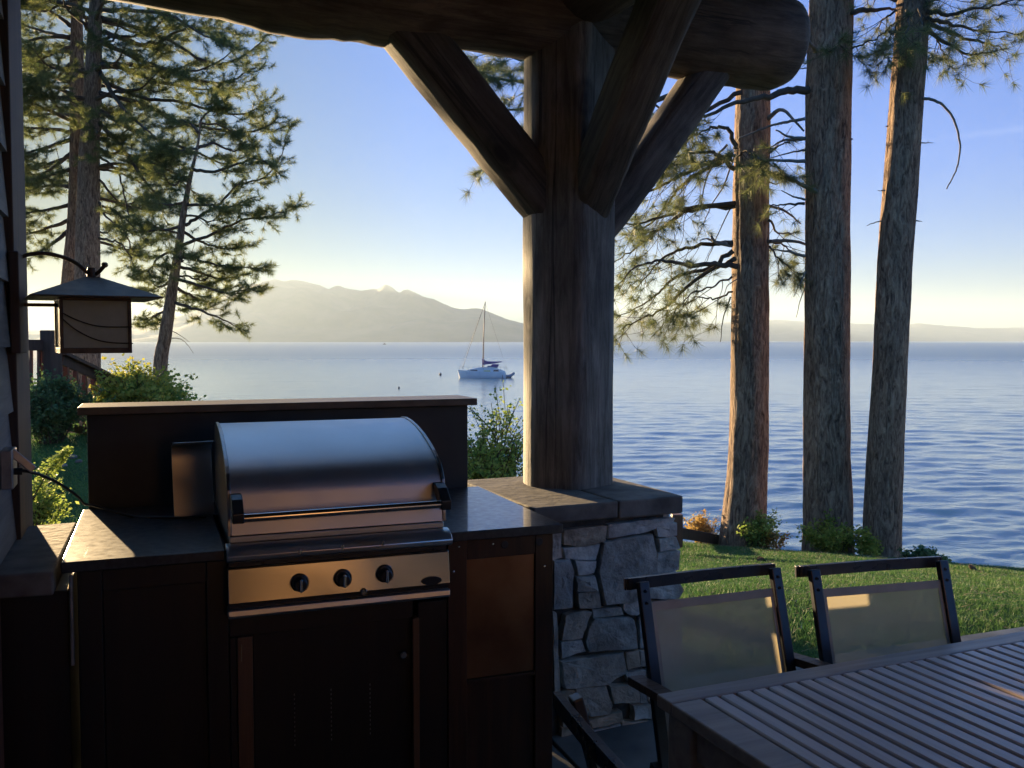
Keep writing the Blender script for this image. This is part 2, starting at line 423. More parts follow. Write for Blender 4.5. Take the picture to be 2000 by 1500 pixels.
M['leaf_lime'] = leafmat('lime_green_leaves', (.20, .30, .06), (.42, .50, .13), .5)
M['leaf_small'] = leafmat('small_round_leaves', (.09, .16, .05), (.20, .29, .10), .5)
M['grass'] = leafmat('lawn_grass_blades', (.045, .12, .035), (.11, .21, .06), .35, .6, .9)
_r = [x for x in M['grass'].node_tree.nodes if x.type == 'VALTORGB'][0].color_ramp; _e = _r.elements.new(.93); _e.color = (.30, .24, .11, 1)
_e = _r.elements.new(.88); _e.color = (.11, .18, .05, 1)
M['soil'] = simple('lawn_soil', (.03, .055, .018), (.055, .10, .03), rough=.95, scale=6, bs=.6, bd=.03)
M['sail_blue'] = simple('blue_sail_cover', (.008, .012, .16), (.015, .022, .26), rough=.7, scale=3, bs=.1)
M['gel_white'] = simple('white_gelcoat', (.62, .64, .68), (.74, .76, .78), rough=.25, scale=.6, bs=0)
M['boat_glass'] = simple('dark_boat_window', (.02, .025, .05), (.05, .06, .10), rough=.1, scale=1, bs=0)
M['boat_grey'] = simple('grey_inflatable', (.16, .18, .24), (.24, .26, .32), rough=.5, scale=2, bs=0)
M['boat_yellow'] = simple('yellow_gear', (.45, .42, .12), (.55, .5, .18), rough=.6, scale=2, bs=0)
M['mast'] = simple('mast_aluminium', (.06, .065, .08), (.09, .095, .12), rough=.6, scale=2, bs=0)
M['steel_hood'] = steel('satin_hood_steel', (.60, .60, .61), .44)
M['steel_panel'] = steel('brushed_panel_steel', (.28, .275, .27), .17)
_n = M['steel_hood'].node_tree; _f = ntex(_n, coords(_n), 9, 6, .6, .8); _n.links.new(ramp(_n, _f, [(.35, .42), (.7, .47)]), _n.nodes['Principled BSDF'].inputs['Roughness'])
M['steel_hood'].node_tree.nodes['Principled BSDF'].inputs['Anisotropic'].default_value = 0
M['hull_dark'] = simple('antifouling_paint', (.03, .04, .07), (.05, .06, .09), rough=.5, scale=2, bs=0)

# ------------------------------------------------------------------ ground, lake, hills
WZ = -5.3
EX = np.array([-60, -30, -14, -8, -5, -3, -1, 1, 2.4, 4.2, 5.8, 8.0, 12, 20, 60.0])
EY = np.array([22, 17, 13.5, 12.6, 12.9, 13.6, 14.0, 13.9, 13.5, 12.1, 10.9, 9.3, 7.8, 6.2, 4.0])
def sm(x, a, b):
    t = np.clip((x - a) / (b - a), 0, 1); return t * t * (3 - 2 * t)
def ground_h(x, y):
    x = np.asarray(x, float); y = np.asarray(y, float)
    edge = np.interp(x, EX, EY)
    right = -.16 - 1.15 * sm(y, 4.6, 13.6) - .03 * np.clip(x - 3, 0, 6)
    left = -.02 + .30 * sm(y, 7.5, 12.0)
    w = sm(x, -3.4, -1.4)
    h = left * (1 - w) + right * w
    h = h + .05 * np.sin(x * .9 + y * .4) * np.cos(y * .7 - x * .3) * sm(y, 4, 6)
    d = y - edge
    h = h - .05 * np.clip(d + 1.2, 0, 1.2) ** 2
    h = h - np.clip(d, 0, None) * .62
    h = np.maximum(h, -9.0)
    # flat under the patio and house
    flat = (1 - sm(y, 3.2, 4.4))
    return h * (1 - flat) + (-.12) * flat
def axis_coords(lo, hi, step, far):
    a = list(np.arange(lo, hi + 1e-6, step)); s = step
    while a[-1] < far: s *= 1.35; a.append(a[-1] + s)
    s = step
    while a[0] > -far: s *= 1.35; a.insert(0, a[0] - s)
    return np.array(a)
gx = axis_coords(-14, 14, .25, 9000); gy = axis_coords(-4, 24, .25, 9000)
XX, YY = np.meshgrid(gx, gy); ZZ = ground_h(XX, YY)
def gridmesh(name, X, Y, Z, m, smooth=True):
    r, c = X.shape; v = np.stack([X.ravel(), Y.ravel(), Z.ravel()], 1)
    i = np.arange(r * c).reshape(r, c)
    idx = np.stack([i[:-1, :-1], i[:-1, 1:], i[1:, 1:], i[1:, :-1]], -1).reshape(-1)
    return npmesh(name, v, None, m, None, 4, smooth, idx)
def groundmat():
    m, n, p = newmat('lawn_and_shore')
    tc = nd(n, 'TexCoord'); sx = nd(n, 'SeparateXYZ'); n.links.new(tc.outputs['Object'], sx.inputs[0])
    f = ntex(n, tc.outputs['Object'], .8, 6); f2 = ntex(n, tc.outputs['Object'], 35, 6, .7)
    g = ramp(n, f, [(.35, (.028, .075, .02)), (.65, (.06, .13, .03))])
    gg = ramp(n, f2, [(.3, .5), (.7, 1.4)])
    mu = nd(n, 'Mix'); mu.data_type = 'RGBA'; mu.blend_type = 'MULTIPLY'; mu.inputs[0].default_value = 1
    n.links.new(g, mu.inputs[6]); n.links.new(gg, mu.inputs[7])
    rock = ramp(n, f2, [(.3, (.10, .085, .065)), (.7, (.26, .23, .19))])
    mr = nd(n, 'MapRange'); mr.inputs[1].default_value = -1.75; mr.inputs[2].default_value = -1.5
    n.links.new(sx.outputs[2], mr.inputs[0])
    mx = nd(n, 'Mix'); mx.data_type = 'RGBA'; n.links.new(mr.outputs[0], mx.inputs[0])
    n.links.new(rock, mx.inputs[6]); n.links.new(mu.outputs[2], mx.inputs[7])
    n.links.new(mx.outputs[2], p.inputs['Base Color']); p.inputs['Roughness'].default_value = .95
    p.inputs['Specular IOR Level'].default_value = .2
    bump(n, p, f2, .8, .03); return m
M['ground'] = groundmat()
struct(gridmesh('lawn', XX, YY, ZZ, M['ground']))

# lake: fan of real waves, fading out with distance
def lake():
    rng = np.random.RandomState(5)
    R = np.concatenate([np.geomspace(14, 420, 620), np.geomspace(430, 12000, 60)])
    A = np.radians(np.linspace(-42, 42, 420))
    RR, AA = np.meshgrid(R, A, indexing='ij')
    X = RR * np.sin(AA); Y = RR * np.cos(AA)
    Z = np.zeros_like(X)
    dr = np.gradient(R)[:, None]; da = RR * (A[1] - A[0])
    # wind from the far left towards the shore: crests roughly across the view
    for i in range(46):
        lam = .55 * (1.12 ** i) * rng.uniform(.9, 1.1)
        if lam > 8: lam = rng.uniform(1.0, 5)
        th = rad(90 + rng.normal(-6, 24)); amp = .0048 * lam ** .06
        k = 2 * math.pi / lam
        vis = np.clip(lam / (2.6 * np.maximum(dr, da * abs(math.cos(th)) + dr * abs(math.sin(th)))) - .6, 0, 1)
        ph = k * (X * math.cos(th) + Y * math.sin(th)) + rng.uniform(0, 6.28) + .8 * np.sin(X * .05 * rng.uniform(.5, 1.5) + i)
        s = np.sin(ph); Z += amp * vis * (s + .3 * np.sin(2 * ph + 1))
    patch = .75 + .35 * np.sin(X * .021 + 1.3 * np.sin(Y * .013)) * np.sin(Y * .034 + X * .006)
    Z *= patch
    o = gridmesh('water', X, Y, Z + WZ, None)
    m, n, p = newmat('lake_water'); o.data.materials.append(m)
    p.inputs['Base Color'].default_value = (.14, .23, .27, 1); p.inputs['Roughness'].default_value = .06
    p.inputs['IOR'].default_value = 1.333; p.inputs['Specular IOR Level'].default_value = .5
    co = coords(n, (.55, 1, 1)); f = ntex(n, co, 5.5, 4, .6); co2 = coords(n, (.22, 1, 1)); f2 = ntex(n, co2, .55, 5, .65)
    b1 = bump(n, p, f, .5, .04); bump(n, p, f2, .45, .12, b1)
    tc = nd(n, 'TexCoord'); ln_ = nd(n, 'VectorMath', operation='LENGTH'); n.links.new(tc.outputs['Object'], ln_.inputs[0])
    mr = nd(n, 'MapRange'); mr.inputs[1].default_value = 50; mr.inputs[2].default_value = 450; mr.inputs[3].default_value = .07; mr.inputs[4].default_value = .34
    n.links.new(ln_.outputs['Value'], mr.inputs[0]); n.links.new(mr.outputs[0], p.inputs['Roughness'])
    return struct(o)
lake()
# the lake continues behind and beside the shore as a calm flat sheet just below the waves
mb = MB(); mb.add([(-12000, -12000, WZ - .3), (12000, -12000, WZ - .3), (12000, 12000, WZ - .3), (-12000, 12000, WZ - .3)], [(0, 1, 2, 3)])
wf = obj('water', mb, bpy.data.materials['lake_water']); struct(wf)

def ridge(name, prof, D, depth, seed, m):
    us = np.linspace(prof[0][0], prof[-1][0], 260)
    vs = np.interp(us, [p[0] for p in prof], [p[1] for p in prof])
    rows = 26; V = np.zeros((rows, len(us), 3))
    for j in range(rows):
        t = j / (rows - 1)                      # 0 foot near, .6 crest, 1 back
        pr = math.sin(min(t / .62, 1) * math.pi / 2) ** 1.15 if t < .62 else 1 - ((t - .62) / .38) ** 1.4
        for i, u in enumerate(us):
            y = D + depth * (t - .62)
            c = P(u, vs[i], D); x = c.x * (1 + (y - D) / D * .6)
            h = c.z - WZ
            nz = mnoise.fractal(Vector((x / 420, y / 420, seed)), .9, 2.2, 8) * .26 * math.sin(min(t / .62, 1) * math.pi) 
            cr = mnoise.fractal(Vector((x / 120, seed, 0)), .8, 2.0, 6) * .05
            V[j, i] = (x, y, WZ - 2 + h * max(0, pr * (1 + cr) + nz))
    return struct(gridmesh(name, V[..., 0], V[..., 1], V[..., 2], m))
M['hill'] = simple('forested_mountain', (.02, .035, .025), (.10, .09, .075), rough=.95, scale=.006, bs=.4, bd=8, detail=9, bscale=.02)
ridge('mountain', [(-900, 640), (-400, 610), (0, 640), (150, 650), (250, 640), (330, 632), (400, 607), (450, 585), (490, 565), (515, 556), (530, 550), (545, 547), (560, 552), (600, 554), (625, 556), (645, 563), (662, 556), (676, 563), (700, 571),
      (735, 567), (757, 560), (772, 568), (785, 577), (800, 568), (812, 576), (825, 583), (850, 592), (880, 601), (915, 604), (940, 605), (985, 621), (1020, 630), (1100, 645), (1180, 668)], 5200, 2200, 3.3, M['hill'])
ridge('far_mountain', [(940, 660), (1080, 645), (1150, 632), (1200, 630), (1225, 618), (1262, 613), (1300, 621), (1345, 628), (1400, 632), (1452, 627), (1540, 624), (1600, 630), (1700, 634), (1780, 633), (1850, 637), (1900, 641),
      (2000, 639), (2150, 634), (2400, 630), (2800, 650)], 7600, 2200, 9.1, M['hill'])

# haze over the lake
def haze():
    mb = MB(); mb.box(ID, -10500, 10500, -300, 10500, -11, 352)
    m = bpy.data.materials.new('lake_haze'); m.use_nodes = True; n = m.node_tree
    n.nodes.remove(n.nodes['Principled BSDF'])
    pv = nd(n, 'VolumePrincipled'); pv.inputs['Color'].default_value = (.66, .84, 1.0, 1)
    pv.inputs['Density'].default_value = 1.2e-4; pv.inputs['Anisotropy'].default_value = .19
    n.links.new(pv.outputs[0], n.nodes['Material Output'].inputs['Volume'])
    o = obj('haze', mb, m); tag(o, 'pale haze hanging over the lake and softening the mountains', 'haze', kind='stuff')
haze()

# ------------------------------------------------------------------ patio
mb = MB(); PF = Frame(0, 0, KY)
mb.box(PF, -9, 9, -6, 3.62, -.4, -.02); struct(obj('patio', mb, M['mortar']))
def flagstones():
    rnd = random.Random(11); mb = MB()
    y = -2.0
    while y < 3.55:
        hgt = rnd.uniform(.38, .62); x = -3 + rnd.uniform(-.4, 0)
        y1 = min(y + hgt, 3.6)
        while x < 6:
            w = rnd.uniform(.45, .95); g = .008
            j = lambda: rnd.uniform(-.006, .006)
            pts = [PF(x + g + j(), y + g + j(), -.015), PF(x + w - g + j(), y + g + j(), -.015), PF(x + w - g + j(), y1 - g + j(), -.015), PF(x + g + j(), y1 - g + j(), -.015)]
            mb.prism(pts, (0, 0, .015 + rnd.uniform(-.002, .003))); x += w
        y = y1 + (0 if y1 < 3.55 else 9)
    return obj('patio_paving', mb, M['flag'], bevel=.004)
struct(flagstones())

# ------------------------------------------------------------------ stone masonry helper
def rough_stone(mb, poly, nrm, depth, rnd):
    """one quarried stone: outline poly, domed towards nrm"""
    c = sum((Vector(p) for p in poly), Vector()) / len(poly)
    # subdivide the outline and jitter it
    pts = []
    for i, p in enumerate(poly):
        p = Vector(p); q = Vector(poly[(i + 1) % len(poly)]); k = max(2, int((q - p).length / .035))
        for j in range(k):
            r = p.lerp(q, j / k); r += (r - c).normalized() * rnd.uniform(-.004, .003); pts.append(r)
    n = len(pts); b = len(mb.v)
    tilt = Vector((rnd.uniform(-1, 1), rnd.uniform(-1, 1), rnd.uniform(-1, 1))) * .06
    for sc, dp in ((1.0, -.03), (1.0, depth * .72), (.965, depth * .98), (.6, depth), (.25, depth * 1.0)):
        for r in pts:
            q = c + (r - c) * sc; off = dp
            if dp > 0: off += mnoise.noise(q * 11 + Vector((b, 0, 0))) * .011 + abs(mnoise.noise(q * 38)) * .006 + (q - c).dot(tilt)
            mb.v.append(tuple(q + nrm * off))
    for j in range(4):
        for k in range(n):
            a = b + j * n + k; d = b + j * n + (k + 1) % n
            mb.f.append((a, d, d + n, a + n))
    mb.v.append(tuple(c + nrm * depth * 1.03)); ci = len(mb.v) - 1
    for k in range(n): mb.f.append((b + 4 * n + k, b + 4 * n + (k + 1) % n, ci))
def stone_rows(mb, fr, a0, a1, z0, z1, nrm, rnd, t=0.0, along=1):
    z = z0
    while z < z1 - .03:
        h = min(rnd.uniform(.07, .17), z1 - z)
        if z1 - z - h < .05: h = z1 - z
        a = a0
        while a < a1 - .02:
            w = min(rnd.uniform(.1, .3), a1 - a)
            if a1 - a - w < .07: w = a1 - a
            g = .006; j = lambda: rnd.uniform(-.007, .007)
            q = [(a + g + j(), z + g + j()), (a + w - g + j(), z + g + j()), (a + w - g + j(), z + h - g + j()), (a + g + j(), z + h - g + j())]
            pts = [fr(x, t, zz) if along == 1 else fr(t, x, zz) for x, zz in q]
            rough_stone(mb, pts, nrm, rnd.uniform(.018, .04), rnd)
            a += w
        z += h

# ------------------------------------------------------------------ right stone pier
PR = Frame(.685, 3.70, rad(24))
pier = thing('stone_pier', 'grey stacked stone pier with thick sandstone cap under the big log post', 'stone pier', tuple(PR(-.33, .38)))
mb = MB()
q = [PR(-.30, 0, .9), PR(-.305, .1, .9), PR(-.31, .76, .9), PR(-.66, .76, .9), PR(-.66, 0, .9)]
mb.prism([p - Vector((0, 0, .066)) for p in q], (0, 0, .065))
q = [PR(-.296, 0, .9), PR(0, 0, .9), PR(.004, .1, .9), PR(0, .76, .9), PR(-.306, .76, .9)]
mb.prism([p - Vector((0, 0, .070)) for p in q], (0, 0, .070))
obj('cap', mb, M['slab'], pier, bevel=.007, seg=2)
mb = MB(); mb.box(PR, -.60, -.058, .055, .71, -.15, .829); obj('core', mb, M['mortar'], pier)
CROP = [
 [(425, 385), (465, 385), (470, 500), (425, 510)], [(480, 375), (685, 352), (672, 425), (540, 448), (482, 440)], [(692, 345), (905, 322), (1000, 318), (990, 340), (872, 380), (688, 412)],
 [(915, 350), (1005, 340), (1005, 395), (925, 405)], [(480, 460), (650, 438), (625, 512), (492, 505)], [(665, 432), (895, 392), (912, 500), (906, 585), (848, 605), (845, 690), (760, 712), (662, 722), (632, 560)],
 [(925, 415), (1005, 405), (1018, 458), (932, 468)], [(915, 480), (1022, 472), (1025, 562), (918, 580)], [(428, 520), (500, 512), (520, 570), (515, 735), (428, 740)],
 [(530, 515), (622, 520), (615, 572), (545, 578)], [(532, 590), (615, 582), (625, 652), (538, 655)], [(538, 665), (632, 662), (640, 730), (548, 738)],
 [(426, 755), (445, 762), (452, 1130), (426, 1130)], [(490, 775), (555, 752), (602, 760), (578, 830), (560, 878), (462, 885), (480, 800)], [(612, 745), (745, 735), (752, 768), (618, 785)],
 [(622, 792), (780, 780), (808, 800), (818, 925), (592, 942), (572, 892), (588, 840)], [(460, 895), (560, 888), (572, 940), (464, 972)], [(464, 990), (748, 945), (762, 1040), (680, 1092), (482, 1118)],
 [(772, 950), (828, 940), (832, 1010), (780, 1028)], [(772, 1048), (858, 1032), (860, 1098), (782, 1085)], [(692, 1105), (820, 1098), (825, 1178), (712, 1188)],
 [(532, 1118), (668, 1102), (700, 1190), (690, 1238), (602, 1250), (540, 1200)], [(592, 1265), (738, 1222), (745, 1268), (602, 1298)], [(755, 705), (838, 690), (840, 760), (790, 772), (757, 742)],
 [(462, 1135), (522, 1122), (560, 1258), (470, 1290)], [(808, 1202), (880, 1196), (880, 1252), (806, 1262)], [(870, 640), (1008, 618), (1028, 650), (1008, 688), (872, 690)], [(912, 595), (1024, 578), (1026, 610), (916, 630)],
 [(835, 790), (900, 770), (905, 930), (842, 930)], [(855, 705), (1026, 705), (1028, 820), (915, 830), (905, 765), (852, 770)], [(915, 845), (1030, 835), (1034, 960), (920, 975)],
 [(840, 945), (905, 940), (908, 1020), (845, 1010)], [(875, 1035), (1035, 1000), (1038, 1150), (880, 1170)], [(920, 985), (1034, 972), (1036, 992), (918, 1015)],
 [(835, 1110), (870, 1105), (872, 1185), (838, 1185)], [(890, 1185), (1038, 1165), (1040, 1300), (892, 1320)], [(755, 1275), (880, 1268), (885, 1330), (750, 1345)],
 [(600, 1315), (742, 1288), (745, 1360), (590, 1385)], [(470, 1305), (585, 1300), (582, 1390), (470, 1400)]]
rnd = random.Random(4); mb = MB(); pn = -PR.e2
for poly in CROP:
    cx_ = sum(p[0] for p in poly) / len(poly); cy_ = sum(p[1] for p in poly) / len(poly)
    def grow_(x, y):
        d = math.hypot(x - cx_, y - cy_) + 1e-6; k = (d + 4.5) / d; return cx_ + (x - cx_) * k, cy_ + (y - cy_) * k
    pts = [PP(900 + x / 2.42, 880 + y / 2.42, PR(0, .045), PR.e2) for x, y in (grow_(*q) for q in poly)]
    rough_stone(mb, pts, pn, rnd.uniform(.012, .034), rnd)
stone_rows(mb, PR, .07, .70, 0, .82, PR.e1, rnd, -.05, 2)
stone_rows(mb, PR, .07, .70, 0, .82, -PR.e1, rnd, -.615, 2)
stone_rows(mb, PR, -.6, -.06, 0, .82, PR.e2, rnd, .72, 1)
obj('masonry', mb, M['stone'], pier)

# ------------------------------------------------------------------ kitchen counter
K = Frame(-1.23, 2.52, KY)
CT = .92
kit = thing('outdoor_kitchen', 'dark built-in cabinet with black granite counter and raised back ledge', 'outdoor kitchen', tuple(K(.73, .35)))
GS0, GS1 = .43, 1.088          # grill opening
mb = MB()
mb.box(K, 0, GS0 - .004, -.03, .82, CT - .03, CT); mb.box(K, GS1 + .004, 1.485, -.03, .82, CT - .03, CT); mb.box(K, GS0 - .0035, GS1 + .0035, .56, .819, CT - .03, CT - .0005)
obj('countertop', mb, M['granite'], kit, bevel=.003)
mb = MB(); mb.box(K, .018, 1.44, .825, .98, 0, 1.255); obj('back_wall', mb, M['wall_tile'], kit, bevel=.003)
mb = MB(); mb.box(K, -.01, 1.47, .79, 1.04, 1.257, 1.285); obj('ledge', mb, M['copper'], kit, bevel=.003)
mb = MB()                                                     # carcass
mb.box(K, .035, .46, .03, .80, 0, .888); mb.box(K, 1.10, 1.45, .03, .80, 0, .888); mb.box(K, .46, 1.10, .30, .80, 0, .70)
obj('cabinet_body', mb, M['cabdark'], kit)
def panel(s0, s1, z0, z1, st, m, name, t=-.004, mid=None, inset=.014):
    mb = MB()
    mb.box(K, s0, s0 + st, t, .029, z0, z1); mb.box(K, s1 - st, s1, t, .029, z0, z1)
    mb.box(K, s0 + st + .0005, s1 - st - .0005, t + .001, .029, z1 - st, z1 - .0005); mb.box(K, s0 + st + .0005, s1 - st - .0005, t + .001, .029, z0 + .0005, z0 + st)
    if mid: mb.box(K, s0 + st + .0005, s1 - st - .0005, t + .001, .029, mid, mid + .012)
    mb.box(K, s0 + st + .001, s1 - st - .001, t + inset, .028, z0 + st + .0005, z1 - st - .0005)
    return obj(name, mb, m, kit, bevel=.002)
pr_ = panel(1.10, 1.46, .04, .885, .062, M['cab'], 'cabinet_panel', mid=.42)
m_, n_m, p_m = newmat('copper_sheet'); f_m = ntex(n_m, coords(n_m), 4, 5)
n_m.links.new(ramp(n_m, f_m, [(.3, (.22, .10, .055)), (.7, (.40, .21, .11))]), p_m.inputs['Base Color']); p_m.inputs['Metallic'].default_value = 1; n_m.links.new(ramp(n_m, f_m, [(.3, .28), (.7, .42)]), p_m.inputs['Roughness'])
obj('copper_sheet', MB().box(K, 1.1635, 1.3965, .0045, .0099, .435, .822), m_, pr_, bevel=.001)
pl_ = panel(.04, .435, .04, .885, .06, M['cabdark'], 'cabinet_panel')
# screws and cable hole on the right panel
mb = MB()
for s, z in ((1.135, .868), (1.25, .868), (1.405, .87), (1.118, .79), (1.43, .78)):
    mb = MB(); mb.disc_dome(K(s, -.005, z), .0035, -K.e2, .0015, 8); obj('screw', mb, M['chrome'], pr_)
for s in (1.29, 1.41):
    mb = MB(); mb.disc_dome(K(s, -.005, .862), .013, -K.e2, .002, 16); obj('grommet', mb, M['rubber'], pr_)
# doors below the grill
mb = MB(); mb.box(K, 1.004, 1.098, .002, .03, 0, .70); mb.box(K, .437, .985, .0, .03, .657, .726); mb.box(K, .437, .455, -.008, .03, .0, .655)
obj('door_frame', mb, M['cabdark'], kit, bevel=.0015)
mb = MB(); mb.box(K, .457, .500, -.012, .03, .0, .655); obj('door_stile', mb, M['strip'], kit, bevel=.0015)
mb = MB(); mb.box(K, .983, 1.003, -.012, .03, .0, .655); obj('door_stile', mb, M['strip'], kit, bevel=.0015)
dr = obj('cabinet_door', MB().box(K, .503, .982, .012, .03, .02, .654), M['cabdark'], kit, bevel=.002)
mb = MB(); mb.disc_dome(K(.952, .012, .545), .006, -K.e2, .016, 10); mb.disc_dome(K(.952, -.004, .545), .013, -K.e2, .012, 14); obj('knob', mb, M['chrome'], dr, smooth=True)
mb = MB(); mb.box(K, .4675, .4695, -.0135, -.011, .585, .635); obj('hinge', mb, M['chrome'], dr)
for s in (.62, .73, .85):
    mb = MB()
    for i in range(12): mb.box(K, s, s + .003, .0105, .0125, .30 + i * .014, .306 + i * .014)
    obj('vent_slot', mb, M['steel_dark'], dr)
# added strip, its pale colour standing for light in the left end gap
mb = MB(); mb.box(K, .016, .026, .012, .03, .62, .875); obj('gap_light_strip', mb, M['greybox'], kit, bevel=.003)

# ------------------------------------------------------------------ left stone shelf
shelf = thing('stone_shelf', 'low sandstone slab shelf on a dark base between the house wall and the black counter', 'stone shelf', tuple(K(-.12, .35)))
mb = MB(); mb.prism([K(-.215, .0, .83), K(-.02, -.02, .83), K(-.012, .72, .83), K(-.20, .70, .83)], (0, 0, .065)); obj('slab', mb, M['slab'], shelf, bevel=.006)
mb = MB(); mb.box(K, -.19, .012, .03, .66, -.1, .829); obj('base', mb, M['cabdark'], shelf, bevel=.004)

# ------------------------------------------------------------------ gas grill
grill = thing('gas_grill', 'stainless steel built-in gas grill with closed curved hood and three knobs', 'gas grill', tuple(K(.76, .25, .72)))
L0, L1 = .446, 1.078
prof = [(-.017, .957), (-.014, .98), (-.008, 1.03), (-.003, 1.068), (.0, 1.082), (.012, 1.103), (.035, 1.128), (.065, 1.146), (.10, 1.163), (.153, 1.183), (.22, 1.205), (.307, 1.226), (.38, 1.237), (.45, 1.242), (.50, 1.240), (.53, 1.228), (.545, 1.20), (.55, 1.10), (.55, .957)]
mb = MB(); n = len(prof)
mb.v = [tuple(K(L0, t, z)) for t, z in prof] + [tuple(K(L1, t, z)) for t, z in prof]
mb.f = [(i, i + 1, n + i + 1, n + i) for i in range(n - 1)]
hood = obj('hood', mb, M['steel_hood'], grill, smooth=True)
def endplate(s0, s1):
    mb = MB(); pp = [(t + (.006 if t > .3 else -.004), z + .004) for t, z in prof]; pp[0] = (-.019, .957); pp[-1] = (.556, .957)
    return mb.prism([K(s0, t, z) for t, z in pp], K.e1 * (s1 - s0))
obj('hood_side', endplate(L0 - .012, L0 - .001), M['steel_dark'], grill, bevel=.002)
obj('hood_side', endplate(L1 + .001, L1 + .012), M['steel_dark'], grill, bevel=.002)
# seam strips under the hood front
mb = MB(); mb.box(K, L0 - .006, L1 + .006, -.014, .05, .935, .953); obj('hood_rim', mb, M['steel'], grill, bevel=.003)
mb = MB(); mb.box(K, L0 + .1, L1 - .1, -.0085, -.0055, 1.088, 1.0895); 
# handle: tube on two bent brackets
hd = [K(L0 + .006, -.085, 1.018), K(L1 - .0, -.085, 1.022)]
mb = MB(); mb.tube(hd, .0125, 20); handle = obj('handle', mb, M['chrome'], grill, smooth=True)
for s in (L0 - .004, L1 - .028):
    mb = MB(); a = [K(s, -.002, 1.078), K(s, -.002, 1.062), K(s, -.075, 1.004), K(s, -.100, 1.006), K(s, -.102, 1.034), K(s, -.06, 1.068), K(s, -.03, 1.078)]
    mb.prism(a, K.e1 * .032)
    obj('bracket', mb, M['blackmetal'], handle, bevel=.003)
# firebox, rolled bezel, control panel, drip tray
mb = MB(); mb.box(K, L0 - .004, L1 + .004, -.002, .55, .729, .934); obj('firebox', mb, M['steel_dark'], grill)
mb = MB()
bz = [(-.004, .934), (-.03, .930), (-.052, .918), (-.062, .905), (-.060, .893), (-.050, .886), (-.03, .884), (-.004, .884)]
mb.prism([K(GS0 - .002, t, z) for t, z in bz], K.e1 * (GS1 - GS0 + .012)); obj('bezel', mb, M['steel'], grill, bevel=.002, smooth=True)
mb = MB(); mb.box(K, GS0 + .004, GS1 - .004, -.038, .0, .865, .888); obj('panel_gap', mb, M['blackmetal'], grill)
mb = MB(); cp = [(-.066, .770), (-.051, .868), (-.046, .872), (.0, .872), (.0, .770)]
mb.prism([K(GS0, t, z) for t, z in cp], K.e1 * (GS1 - GS0)); ctl = obj('control_panel', mb, M['steel_panel'], grill, bevel=.0025)
mb = MB(); mb.box(K, GS0 + .003, GS1 - .003, -.048, .0, .752, .769); obj('drip_slot', mb, M['blackmetal'], grill)
tr = [(-.062, .727), (-.066, .735), (-.064, .750), (-.05, .7515), (0, .7515), (0, .727)]
mb = MB(); mb.prism([K(GS0 + .0, t, z) for t, z in tr], K.e1 * (GS1 - GS0)); obj('drip_tray', mb, M['steel'], grill, bevel=.002)
def knobs():
    for i, (u, v) in enumerate(((585, 1139), (669, 1130), (751, 1121))):
        c = PP(u, v, K(0, -.061), K.e2)
        kb = MB(); kb.disc_dome(c + K.e2 * .004, .0265, -K.e2, .008, 28); kb.disc_dome(c - K.e2 * .004, .021, -K.e2, .028, 24)
        ko = obj('knob', kb, M['blackmetal'], grill, smooth=True)
        g = MB(); g.bar(c - K.e2 * .034 + Vector((0, 0, -.019)), c - K.e2 * .034 + Vector((0, 0, .019)), .009, .014, K.e2); obj('grip', g, M['chrome'], ko, bevel=.003)
        r = MB(); r.tube([c + K.e2 * .001, c - K.e2 * .006], [.0285, .0275], 28, cap=False); obj('rim', r, M['chrome'], ko, smooth='all')
        # small white mark on the bezel above each knob
        w = MB(); a = PP((586, 669, 748)[i], (1077, 1068, 1060)[i], K(0, -.062), K.e2); w.bar(a - Vector((0, 0, .008)) - K.e2 * .002, a + Vector((0, 0, .006)) - K.e2 * .002, .007, .002, K.e2); obj('pointer_lamp', w, M['chrome'], ko, bevel=.001)
knobs()
c = PP(710, 1155, K(0, -.067), K.e2); mb = MB(); mb.disc_dome(c, .010, -K.e2, .012, 16); obj('igniter_button', mb, M['chrome'], grill, smooth=True)
c = PP(843, 1134, K(0, -.066), K.e2); mb = MB(); b0 = len(mb.v)
ring = [(c + K.e1 * .032 * math.cos(t) + Vector((0, 0, .013 * math.sin(t)))) for t in np.linspace(0, 2 * math.pi, 25)[:-1]]
mb.prism([p + K.e2 * .001 for p in ring], -K.e2 * .005); obj('badge', mb, M['blackmetal'], grill, bevel=.0015)

# bent stainless plate standing left of the hood
sp = MB(); pf = [(.552, .921), (.560, .965), (.567, 1.01), (.575, 1.06), (.583, 1.11), (.586, 1.140), (.578, 1.162), (.560, 1.174), (.545, 1.174)]
rb = [(t + .006, z - .001) for t, z in pf][::-1]
KS = Frame(K(.36, .585).x, K(.36, .585).y, rad(31))
sp.prism([KS(-.066, t - .585, z) for t, z in pf + rb], KS.e1 * .132)
o = obj('bent_steel_plate', sp, M['steel'], bevel=.001, smooth=True)
tag(o, 'narrow bent stainless plate standing on the counter beside the grill hood', 'steel plate')

